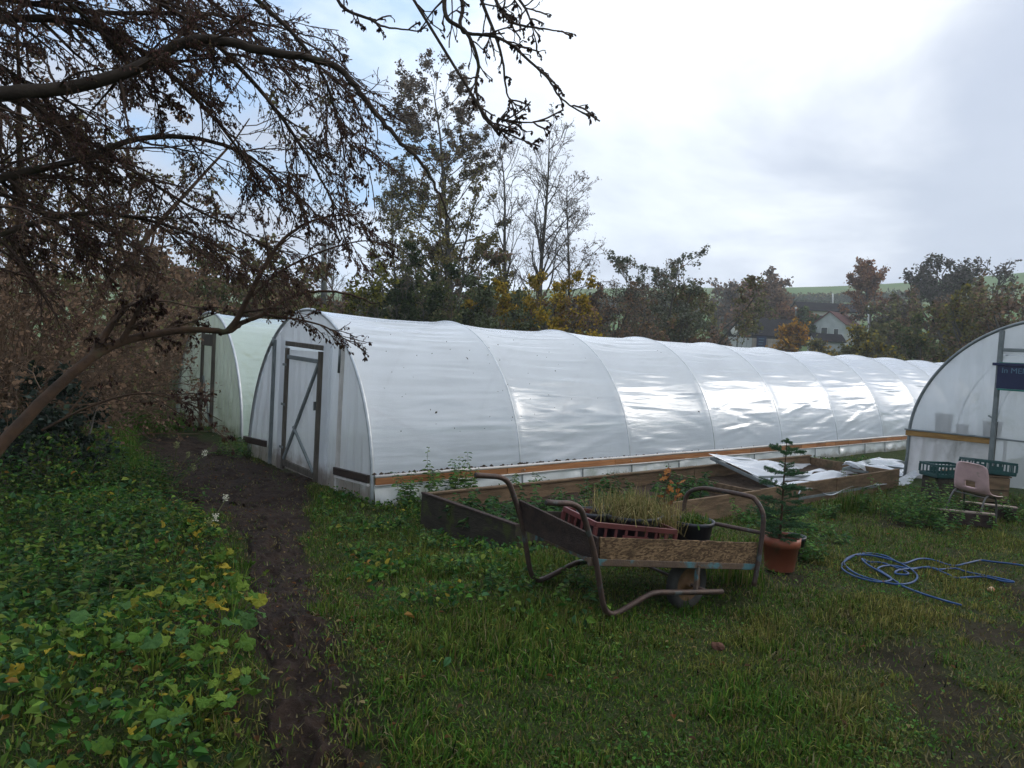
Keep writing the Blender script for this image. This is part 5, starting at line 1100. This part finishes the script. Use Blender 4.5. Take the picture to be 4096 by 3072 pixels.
tag(stuff(raw('thatch', V, np.arange(n*3).reshape(n, 3), M['grass'], None, np.repeat(cols, 3, 0))), 'matted short turf and dry thatch between the grass tufts', 'turf')
n = 16000; px_r = g.uniform(160, 400, n); rr2 = g.uniform(10.5, 17.5, n); dv = np.array([ray(v_, 900) for v_ in np.linspace(160, 400, 60)]); ii = ((px_r-160)/240*59).astype(int); dxy = dv[ii, :2]/np.linalg.norm(dv[ii, :2], axis=1, keepdims=True)
x, y = CP[0]+dxy[:, 0]*rr2, CP[1]+dxy[:, 1]*rr2; k = (path_d(x, y) > .15) & ~blocked(x, y) & (vnoise(x, y, 2.2, 77) > -.45); x, y = x[k], y[k]; n = len(x)
tag(stuff(blades('long_grass', np.stack([x, y, H(x, y)-.02], 1), g.uniform(.16, .42, n), pick([(.06, .16, .02), (.09, .19, .025), (.045, .115, .018), (.14, .17, .04)], n, g, .3), g, .007, .6)), 'long bright green grass between the thicket and the green tunnel', 'grass')
# ground-cover leaves on the bank and by the path
x, y, r = wedge(330000, 2.0, 18, g); ls = leftside(x, y); pd = path_d(x, y)
bank = (ls > 0)*sstep(pd, .02, .35); right = (ls < 0)*(1-sstep((x-FOOT[0])*.77-(y-FOOT[1])*.64, -.6, .5))*sstep(pd, .15, .5)*sstep(y, -5.2, -3.4)*.5*sstep(vnoise(x, y, 3.5, 44), -.3, .4)
base_ = ((x > 0) & (y < -.1) & (y > -1.05))*.35*sstep(vnoise(x, y, 3., 45), -.2, .5)
keep = (g.uniform(0, 1, len(x)) < np.maximum(np.maximum(bank*np.clip(.52+.6*vnoise(x, y, 2.6, 41), .12, 1), right), base_)) & ~blocked(x, y)
x, y, r, ls, pd = [v[keep] for v in (x, y, r, ls, pd)]
hb = np.where(ls > 0, sstep(pd, 0, .9)*(.06+.30*np.clip(vnoise(x, y, 1.7, 42)+.5*vnoise(x, y, 5, 46)+.5, 0, 1.5)), .05+.05*(vnoise(x, y, 3, 43)+.6)); hb = np.clip(hb*np.where((ls > 0) & (r > 7), 1.9, 1.), .02, .7)
u = g.uniform(0, 1, len(x))**.6
P = np.stack([x, y, H(x, y)+.02+hb*u], 1)
LG = [(.036, .110, .018), (.060, .145, .022), (.095, .165, .026), (.030, .082, .024), (.045, .110, .042), (.125, .165, .03)]
cols = pick(LG, len(x), g, .28); yel = g.uniform(0, 1, len(x)) < .07*(1-sstep(pd, .3, 1.2))+.015; cols[yel] = pick([(.30, .24, .03), (.20, .19, .03), (.22, .12, .03)], int(yel.sum()), g, .2)
V, F, C = leaf_mesh(P, (.018+.060*g.uniform(0, 1, len(x))**2.2)*np.where(r < 4, .9, 1.), cols, g, .40, .62, .28)
tag(stuff(raw('ground_cover', V, F, M['leaf'], None, C)), 'low tangle of nettle and ground elder leaves along the muddy path', 'ground cover')
x, y, r = wedge(60000, 2.1, 11, g); k = (leftside(x, y) < 0) & ~blocked(x, y) & (g.uniform(0, 1, len(x)) < (1-mud_amt(x, y))*sstep(vnoise(x, y, 2.9, 71)+.5*vnoise(x, y, 8, 72), -.1, .6)); x, y = x[k], y[k]
V, F, C = leaf_mesh(np.stack([x, y, H(x, y)+g.uniform(.005, .05, len(x))], 1), g.uniform(.010, .026, len(x)), pick([(.05, .14, .02), (.075, .16, .03), (.04, .10, .02), (.12, .15, .03)], len(x), g, .3), g, .7, .8, .2)
tag(stuff(raw('clover', V, F, M['leaf'], None, C)), 'small clover and creeping weeds scattered through the lawn grass', 'clover')
# fallen leaves and clods on the path and lawn
x, y, r = wedge(5200, 2.2, 12, g); pd = path_d(x, y); k = (~blocked(x, y)) & (g.uniform(0, 1, len(x)) < np.where(pd < .3, .6, .13)); x, y = x[k], y[k]
V, F, C = leaf_mesh(np.stack([x, y, H(x, y)+np.where(path_d(x, y) < 0, .014, .035)], 1), g.uniform(.018, .045, len(x)), pick([(.11, .055, .025), (.16, .075, .03), (.07, .04, .025), (.22, .17, .08)], len(x), g, .3), g, .85, .6, .25)
tag(stuff(raw('leaf_litter', V, F, M['leafmatt'], None, C)), 'scattered brown fallen leaves on the mud and grass', 'fallen leaves')

mb = MB()
for k in range(1500):
    a_ = CA+radians(random.uniform(-30, 12)); r__ = 2.4+9*random.random()**1.3; x_, y_ = CP[0]+r__*cos(a_), CP[1]+r__*sin(a_)
    if float(path_d(np.array([x_]), np.array([y_]))[0]) > -.02 or bool(blocked(np.array([x_]), np.array([y_]))[0]): continue
    s_ = random.uniform(.006, .022); c_ = np.array([x_, y_, float(H(x_, y_))-.028]); V = [c_+np.array(d)*s_*np.array([random.uniform(.7, 1.6), random.uniform(.7, 1.6), random.uniform(.5, 1.0)]) for d in ((1, 0, 0), (0, 1, 0), (-1, 0, 0), (0, -1, 0), (0, 0, 1), (0, 0, -1))]
    mb.add(V, [(0, 1, 4), (1, 2, 4), (2, 3, 4), (3, 0, 4), (1, 0, 5), (2, 1, 5), (3, 2, 5), (0, 3, 5)])
tag(stuff(mb.build('mud_clod', M['soil'], None, True)), 'small clods of dark earth trodden into the muddy path', 'mud')
# ---- large-leaved plants: every leaf its own piece
def lobed_leaf(name, lobes, seed):
    r_ = np.random.default_rng(seed); n = 30; V = [(0, 0, 0)]
    for ring, q in ((0, .55), (1, 1.)):
        for i in range(n):
            a = 2*pi*i/n; notch = exp(-((a-pi)/.30)**2); rad = (1+.075*cos(lobes*a)+.035*cos(lobes*3*a+1))*(1-.72*notch)*q
            V.append((rad*cos(a)*.5+.0, rad*sin(a)*.5, .10*q*q*sin(2*a+seed)+.07*q*cos(lobes*a)-.06*q*q))
    F = [(0, 1+i, 1+(i+1) % n) for i in range(n)]+[(1+i, 1+n+i, 1+n+(i+1) % n, 1+(i+1) % n) for i in range(n)]
    me = bpy.data.meshes.new(name); me.from_pydata(V, [], F); me.polygons.foreach_set('use_smooth', np.full(len(F), True, bool)); return me
lmats = [pm('mallow_'+str(i), c, tuple(v*.72 for v in c), 9, .65, .1, .25, 30, transl=.3, c3=tuple(v*1.35 for v in c), s3=14., th3=(.55, .75), rnd=.18) for i, c in enumerate(((.085, .17, .025), (.135, .21, .03), (.065, .145, .04), (.36, .28, .03), (.24, .25, .03)))]
lmesh = []
for i in range(10):
    me = lobed_leaf('leaf', (5, 7)[i % 2], i); me.materials.append(lmats[(0, 1, 2, 4, 3, 0, 1, 2, 1, 0)[i]]); lmesh.append(me)
def mallow(p, nl, sz, label, seed, yel=.2, hgt=.22):
    rr = random.Random(seed); o = thing('mallow_plant', label, 'plant', tuple(p), rr.uniform(0, 6), 'big-leaved plants beside the path')
    for k in range(nl):
        a = rr.uniform(0, 2*pi); d = rr.uniform(.03, .26); z = rr.uniform(.25, 1.)*hgt*(1.15-d*1.2); s = sz*rr.uniform(.6, 1.25)
        i = rr.choice([3, 4]) if rr.random() < yel else rr.choice([0, 1, 2, 5, 6, 7, 8, 9])
        l = bpy.data.objects.new('leaf', lmesh[i]); COL.objects.link(l); l.parent = o; l.location = (d*cos(a), d*sin(a), z+.03); l.scale = (s, s, s); l.rotation_euler = (rr.gauss(0, .38), .35+rr.gauss(0, .35), a)
        MB().tube([(.01*cos(a), .01*sin(a), -.02), (d*.5*cos(a), d*.5*sin(a), z*.6), (d*cos(a), d*sin(a), z+.03)], .0028, 4, False).build('stalk', lmats[1], o)
ml = [((520, 1275), 9, .15, 'big-leaved mallow with a yellow leaf, spilling onto the mud path', .3), ((470, 1225), 8, .13, 'big-leaved mallow at the path edge above the yellow-leaved one', .25), ((420, 1170), 8, .12, 'big-leaved mallow where the path narrows', .2), ((430, 1280), 9, .15, 'broad mallow clump a step back from the path', .2), ((350, 1330), 8, .15, 'mallow clump with curling leaves among nettles', .15), ((480, 1400), 9, .14, 'mallow clump with pale rims beside bare earth', .2), ((330, 1460), 9, .14, 'low mallow clump among ground elder', .1), ((200, 1400), 8, .15, 'mallow clump deep in the nettle bank', .1), ((120, 1520), 8, .13, 'mallow clump by the drooping yellow leaf', .25), ((430, 1560), 9, .12, 'small-leaved mallow clump low on the bank', .15), ((470, 1490), 7, .11, 'mallow leaves lying at the mud edge', .3), ((250, 1240), 8, .14, 'bluish mallow clump behind the others', .05), ((120, 1260), 7, .13, 'mallow clump under the leaning trunk', .05), ((330, 1600), 8, .12, 'mallow clump at the lowest part of the bank', .2), ((500, 1340), 8, .13, 'mallow with ragged yellow leaves on the mud edge', .5), ((400, 1120), 6, .10, 'small mallow beside the white umbel flowers', .3)]
for i, ((px, py), nl, sz, lb, yl) in enumerate(ml): mallow(gp(px, py, .0), nl+4, sz*.62, lb, 500+i, yl*.6, .15)
# ---- nettles and other weeds
def weed(name, label, p, rad, hgt, ns, pal, seed, ls=.06, group='weeds about the beds', nl=12, sway=.2):
    r_ = np.random.default_rng(seed); o = thing(name, label, 'plant', tuple(p), 0, group)
    b = np.zeros((ns, 3)); b[:, :2] = r_.normal(size=(ns, 2))*rad*.5
    P = polyline(b, np.tile([0, 0, 1.], (ns, 1))+r_.normal(size=(ns, 3))*sway, hgt*r_.uniform(.5, 1.05, ns), 8, r_, .09)
    V, F = tubes(P, np.linspace(.004, .0015, 8)[None]*np.ones((ns, 1)), 4); stuff(raw('stem', V, F, M['weedstem'], o))
    n = ns*nl; f = np.tile(np.linspace(.12, 1, nl), ns)*7; i = np.repeat(np.arange(ns), nl); a = np.floor(f).astype(int).clip(0, 6); fr = (f-a)[:, None]; p_ = P[i, a]*(1-fr)+P[i, a+1]*fr
    an = r_.uniform(0, 6.3, n); Vs = []; Fs = []; Cs = []; b_ = 0
    for sg in (0, pi):
        dr = np.stack([np.cos(an+sg), np.sin(an+sg), np.full(n, -.15)], 1)
        V, F, C = leaf_mesh(p_, ls*r_.uniform(.6, 1.2, n)*(1.1-.5*f/7), pick(pal, n, r_, .25), r_, .6, .5, .2, dr*2.5); Vs.append(V); Fs.append(F+b_); Cs.append(C); b_ += len(V)
    raw('foliage', np.concatenate(Vs), np.concatenate(Fs), M['leaf'], o, np.concatenate(Cs)); return o
M['weedstem'] = pm('weedstem', (.07, .085, .035), (.10, .085, .045), 5, .7, .2)
NT = [(.06, .15, .036), (.085, .175, .036), (.05, .115, .045), (.13, .19, .05)]
for i, (px, py, hh, ns, lb) in enumerate(((885, 1095, .42, 4, 'nettle clump at the near tunnel corner skirt'), (925, 1092, .52, 5, 'tall nettles against the white skirt, nearest the tunnel corner'), (975, 1085, .50, 4, 'tall nettles against the skirt behind the far barrow handle'), (1020, 1080, .42, 4, 'nettles beside the far barrow handle grip'), (1130, 1072, .30, 4, 'short nettles against the skirt beyond the barrow handles'), (1165, 1066, .22, 3, 'small nettle tuft against the skirt seam'))):
    p = gp(px, py); p[1] = min(p[1], -.15); weed('nettle_plant', lb, p, .16, hh*1.35, ns+2, NT, 600+i, .105, 'nettles along the tunnel skirt')
for i, (x_, y_, hh, ns, lb) in enumerate(((.35, -2.2, .32, 18, 'leafy greens filling the raised bed corner'), (.7, -2.45, .28, 18, 'leafy greens behind the dark front board'), (1.2, -1.9, .36, 20, 'leafy greens in the middle of the raised bed'), (1.7, -2.3, .30, 16, 'leafy greens in the bed behind the barrow tail'), (.5, -1.5, .32, 14, 'greens by the back board of the bed'), (3.3, -2.2, .34, 18, 'leafy crop in the bed behind the barrow hoop'), (3.8, -1.9, .40, 16, 'broad leafy crop beside the cold frame lid'), (2.6, -1.6, .32, 14, 'greens by the back board behind the barrow'))):
    weed('bed_greens', lb, (x_, y_, .15), .42, hh, ns, [(.04, .10, .025), (.06, .125, .03), (.035, .08, .035)], 620+i, .11, 'greens in the raised bed', 9, .45)
for i, (px, r_, hh, ns, rad, lb) in enumerate(((1985, 10.6, .55, 26, .55, 'dense nettle mound between the bed end and the chair'), (2030, 10.9, .50, 22, .45, 'dense nettle mound pressing against the chair back'), (2010, 10.2, .40, 18, .45, 'nettles in front of the mound, over the bed board end'), (1945, 10.8, .35, 10, .3, 'nettles growing over the raised bed corner'), (2120, 11.7, .32, 14, .5, 'weeds growing under the chair seat'), (2190, 11.6, .36, 16, .5, 'weeds to the side of the chair at the picture margin'), (1790, 10.1, .30, 5, .12, 'lone nettle growing through the cold frame lid edge'), (1850, 10.6, .30, 5, .12, 'nettle sprig beside the lid batten'), (1830, 12.8, .35, 6, .2, 'nettle tuft between the lids and the tunnel skirt'), (1640, 9.0, .30, 16, .35, 'weeds behind the terracotta pot'), (1730, 7.5, .25, 16, .3, 'weeds beside the terracotta pot'), (1760, 8.6, .25, 12, .35, 'weeds along the foot of the front board'), (1700, 7.9, .34, 14, .25, 'weeds crowding round the fir pot'))):
    p = colr(px, r_, 1100); weed('weed_clump', lb, p, rad, hh, ns, NT, 640+i, .075, 'weed clumps', 12, .3)
for i, (px, py, hh, ns, rad, lb) in enumerate(((980, 1230, .22, 12, .3, 'weed clump under the raised bed corner'), (900, 1190, .2, 12, .35, 'weed clump left of the raised bed'), (1060, 1270, .2, 10, .3, 'weed clump below the far barrow foot'), (1210, 1270, .22, 10, .3, 'weeds under the barrow between its feet'), (760, 1130, .16, 12, .35, 'weed clump on the path side of the tunnel corner'), (840, 1140, .18, 14, .35, 'weed clump before the tunnel corner'), (500, 985, .40, 18, .35, 'weeds between the two tunnel doors'), (540, 985, .30, 12, .25, 'weeds at the left foot of the near end wall'))):
    weed('weed_clump', lb, gp(px, py), rad, hh, ns, NT, 660+i, .06, 'weed clumps', 10, .35)
ordn = 'first second third fourth fifth sixth seventh eighth ninth tenth eleventh twelfth'.split(); rr_ = random.Random(91)
for row, (rw, wr_) in enumerate((('back', 9.6), ('middle', 7.4), ('front', 5.6))):
    for k in range((11, 9, 7)[row]):
        px = (20+k*36, 30+k*44, 40+k*52)[row]+rr_.uniform(-12, 12); p = colr(px, wr_+rr_.uniform(-.7, .7), 1000)
        if float(path_d(np.array([p[0]]), np.array([p[1]]))[0]) < .12: continue
        weed('nettle_plant', 'nettle clump on the bank, %s from the leaning trunk in the %s row' % (ordn[k], rw), p, .34, rr_.uniform(.42, .72)*(1.1, .9, .7)[row], 9, [(.034, .095, .022), (.055, .125, .026), (.03, .07, .026), (.10, .135, .03)], 900+row*20+k, .085, 'nettles on the bank', 11, .32)
# grass tufts
def tuft_obj(name, label, p, n, hgt, rad, pal, seed, group='grass tufts', width=.004, lean=.5, kind='grass tuft'):
    r_ = np.random.default_rng(seed); P = np.zeros((n, 3)); P[:, :2] = r_.normal(size=(n, 2))*rad; o = blades(name, P, hgt*r_.uniform(.4, 1.1, n), pick(pal, n, r_, .25), r_, width, lean); e = thing(name, label, kind, tuple(p), 0, group); o.name = 'blades'; o.parent = e; stuff(o); return e
tuft_obj('grass_tuft', 'long grass tuft against the raised bed front board', gp(1845, 1105), 420, .32, .10, GP+DRY[:1], 700)
tuft_obj('grass_tuft', 'long grass tuft at the wheelbarrow nose', gp(1600, 1255), 300, .22, .10, GP+DRY[:1], 701)
tuft_obj('grass_tuft', 'long grass hiding the wheelbarrow tyre', gp(1470, 1322), 260, .10, .14, GP, 702)
tuft_obj('grass_tuft', 'long grass round the near barrow foot', gp(1340, 1345), 200, .08, .14, GP, 703)
tuft_obj('dead_grass_tuft', 'bleached dead grass tuft beside the leaning trunk foot', gp(95, 1020), 500, .55, .16, [(.30, .24, .15), (.22, .17, .10)], 704, None, .004, .8)
tuft_obj('dry_grass', 'pale dry grass spilling out of the black tub in the wheelbarrow', BW(.42, .40, rz(.42)+.26), 1000, .21, .13, [(.26, .21, .09), (.20, .17, .07), (.12, .13, .04)], 705, None, .0026, 1.0)
tuft_obj('dry_grass', 'leaning dry grass stems beside the oak seedling', BW(.70, .34, rz(.70)+.15), 260, .32, .06, [(.28, .22, .09), (.22, .17, .07)], 706, None, .002, .8)
tuft_obj('pot_weeds', 'small green weeds in the pot at the wheelbarrow nose', BW(.98, .32, rz(.98)+.24), 200, .10, .06, GP+[(.07, .13, .04)], 707, None, .006, .6)
# ---- oak seedling with orange leaves in the barrow
os_ = thing('oak_seedling', 'oak seedling with curled orange leaves standing in the wheelbarrow', 'seedling', tuple(BW(.72, .36, rz(.72)+.12)))
st = smooth_path([(0, 0, 0), (.02, 0, .15), (.01, .02, .30), (.04, .01, .42), (.01, 0, .56)], 4); MB().tube(st, np.linspace(.005, .002, len(st)), 6).build('stem', M['bark_warm'], os_)
st2 = smooth_path([(.02, 0, .18), (.10, -.02, .30), (.16, 0, .42)], 4); MB().tube(st2, np.linspace(.003, .0015, len(st2)), 5).build('stem', M['bark_warm'], os_)
om = [pm('oakleaf_%d' % i, c, tuple(v*.7 for v in c), 14, .6, .3, transl=.35) for i, c in enumerate(((.42, .16, .03), (.34, .11, .03), (.20, .075, .03)))]
def oakleaf(i):
    n = 24; V = [(0, 0, 0), (.5, 0, .05), (1, 0, -.05)]; F = []; up_ = []; dn = []
    for j in range(n+1):
        t = j/n; w = .30*sin(pi*min(1, t*1.02))**.8*(.72+.28*cos(t*22)); up_.append((t, w, .10*sin(3*t+i))); dn.append((t, -w, .06*cos(4*t+i)))
    mid = [(j/n, 0, .04*sin(pi*j/n)) for j in range(n+1)]; V = mid+up_+dn; N_ = n+1
    for j in range(n): F += [(j, j+1, N_+j+1, N_+j), (j+1, j, 2*N_+j, 2*N_+j+1)]
    me = bpy.data.meshes.new('leaf'); me.from_pydata(V, [], F); me.materials.append(om[i % 3]); return me
oms = [oakleaf(i) for i in range(3)]; rr = random.Random(5)
for k in range(22):
    src = st if k < 14 else st2; t = rr.uniform(.3, 1); p = src[int(t*(len(src)-1))]; l = bpy.data.objects.new('leaf', oms[k % 3]); COL.objects.link(l); l.parent = os_; s = rr.uniform(.05, .085); l.scale = (s, s, s); l.location = tuple(p); l.rotation_euler = (rr.uniform(-1, 1), rr.uniform(-.7, .7), rr.uniform(0, 6.3))
# ---- small fir
fir = thing('fir_sapling', 'small dark green fir sapling growing in the terracotta pot', 'fir', tuple(PF+np.array([-.03, 0, .25]))); r_ = np.random.default_rng(801)
HF = .92; st = smooth_path([(0, 0, 0), (.01, .005, .3), (-.005, 0, .6), (.0, 0, HF)], 5); MB().tube(st, np.linspace(.013, .003, len(st)), 7).build('trunk', M['bark_warm'], fir, True)
bp = []; 
for zt, nbr, L in ((.90, 5, .05), (.79, 5, .17), (.61, 6, .20), (.47, 6, .24), (.37, 5, .20), (.27, 6, .24), (.19, 7, .25), (.11, 7, .22), (.05, 7, .18)):
    a0 = r_.uniform(0, 6)
    for k in range(nbr):
        a = a0+2*pi*k/nbr+r_.normal(0, .25); l_ = L*r_.uniform(.7, 1.15); z0 = zt+r_.normal(0, .012); el_ = r_.uniform(.05, .45)
        d = np.array([cos(a)*cos(el_), sin(a)*cos(el_), sin(el_)]); bp.append(np.array([np.array([0, 0, z0])+d*l_*t+np.array([0, 0, -.02*t*t]) for t in np.linspace(0, 1, 5)]))
        for tt_ in (.45, .7):
            for sg in (-1, 1):
                q_ = bp[-1-(0 if True else 1)][2]; d2 = np.array([cos(a+sg*.8)*cos(el_), sin(a+sg*.8)*cos(el_), sin(el_)*.7])
                if l_ > .09: bp.append(np.array([np.array([0, 0, z0])+d*l_*tt_+d2*l_*.42*t for t in np.linspace(0, 1, 5)]))
                if sg == 1 or l_ <= .09: pass
bp = np.array(bp); V, F = tubes(bp, np.linspace(.003, .0013, 5)[None]*np.ones((len(bp), 1)), 4); cr = stuff(raw('branches', V, F, M['bark_warm'], fir))
n = 30000; p, d = along(bp, n, r_, .05, 1.); V, F, C = leaf_mesh(p, r_.uniform(.014, .024, n), pick([(.05, .12, .055), (.07, .15, .06), (.04, .09, .05)], n, r_, .2), r_, .1, .20, .05, d*.8+r_.normal(size=(n, 3))*.55+[0, 0, .15], True); raw('needles', V, F, M['leaf'], cr, C)
# ---- white umbels by the path
M['umbel'] = pm('umbel', (.62, .60, .50), (.5, .5, .36), 20, .8, .2); M['umbelg'] = pm('umbelg', (.22, .24, .10), (.16, .18, .07), 20, .8, .2)
def umbel(label, base_px, tops, seed):
    b = gp(*base_px); rr = random.Random(seed); o = thing('cow_parsley', label, 'wildflower', tuple(b), 0, 'umbel flowers by the path')
    r0 = np.hypot(b[0]-CP[0], b[1]-CP[1])
    for (tx, ty, s, wht) in tops:
        t_ = at(tx, ty, r0+rr.uniform(-.15, .15))-b; MB().tube(smooth_path([(0, 0, -.02), t_*.5+np.array([rr.uniform(-.03, .03), 0, .03]), t_], 5), .006, 5, False).build('stem', M['weedstem'], o)
        hd = MB()
        for k in range(26):
            a = rr.uniform(0, 6.3); d = s*.6*sqrt(rr.random()); c = t_+np.array([d*cos(a), d*sin(a), rr.uniform(-.03, .05)]); e = rr.uniform(.006, .012)
            hd.add([c+(e, 0, 0), c+(0, e, 0), c-(e, 0, 0), c-(0, e, 0), c+np.array([0, 0, e*.7]), t_], [(0, 1, 4), (1, 2, 4), (2, 3, 4), (3, 0, 4)])
            hd.tube([t_, c], .001, 3, False)
        hd.build('flower_head', M['umbel' if wht else 'umbelg'], o)
umbel('cow parsley with one white head leaning over the path toward the doors', (360, 1075), [(382, 963, .06, False), (442, 982, .07, True), (405, 985, .05, False), (418, 1012, .05, False)], 1)
umbel('cow parsley with greenish white heads at the path edge', (440, 1150), [(488, 1078, .05, True), (452, 1130, .07, False), (465, 1120, .05, True)], 2)
umbel('stalk of pale seed heads on the grass left of the green tunnel', (350, 925), [(355, 880, .09, True), (335, 890, .06, False)], 3)

# ================================================================ HAZE
_aa, _rr = np.meshgrid(np.linspace(0, 2*pi, 90), np.linspace(40, 700, 90)); _hz = H(CP[0]+_rr*np.cos(_aa), CP[1]+_rr*np.sin(_aa)); _lo, _hi = float(_hz.min())-1., float(_hz.max())+6.
hzb = MB().hexa([(-720, -720, _lo), (720, -720, _lo), (720, 720, _lo), (-720, 720, _lo), (-720, -720, _hi), (720, -720, _hi), (720, 720, _hi), (-720, 720, _hi)]).build('haze', None)
mz = bpy.data.materials.new('haze'); mz.use_nodes = True; tz = mz.node_tree; tz.nodes.clear(); oz = tz.nodes.new('ShaderNodeOutputMaterial'); vz = tz.nodes.new('ShaderNodeVolumePrincipled')
vz.inputs['Color'].default_value = (.93, .96, 1, 1); vz.inputs['Density'].default_value = .00065; tz.links.new(vz.outputs[0], oz.inputs['Volume']); hzb.data.materials.append(mz)
tag(stuff(hzb), 'thin pale autumn haze softening the far bank and hill', 'haze')
SC.cycles.volume_bounces = 1
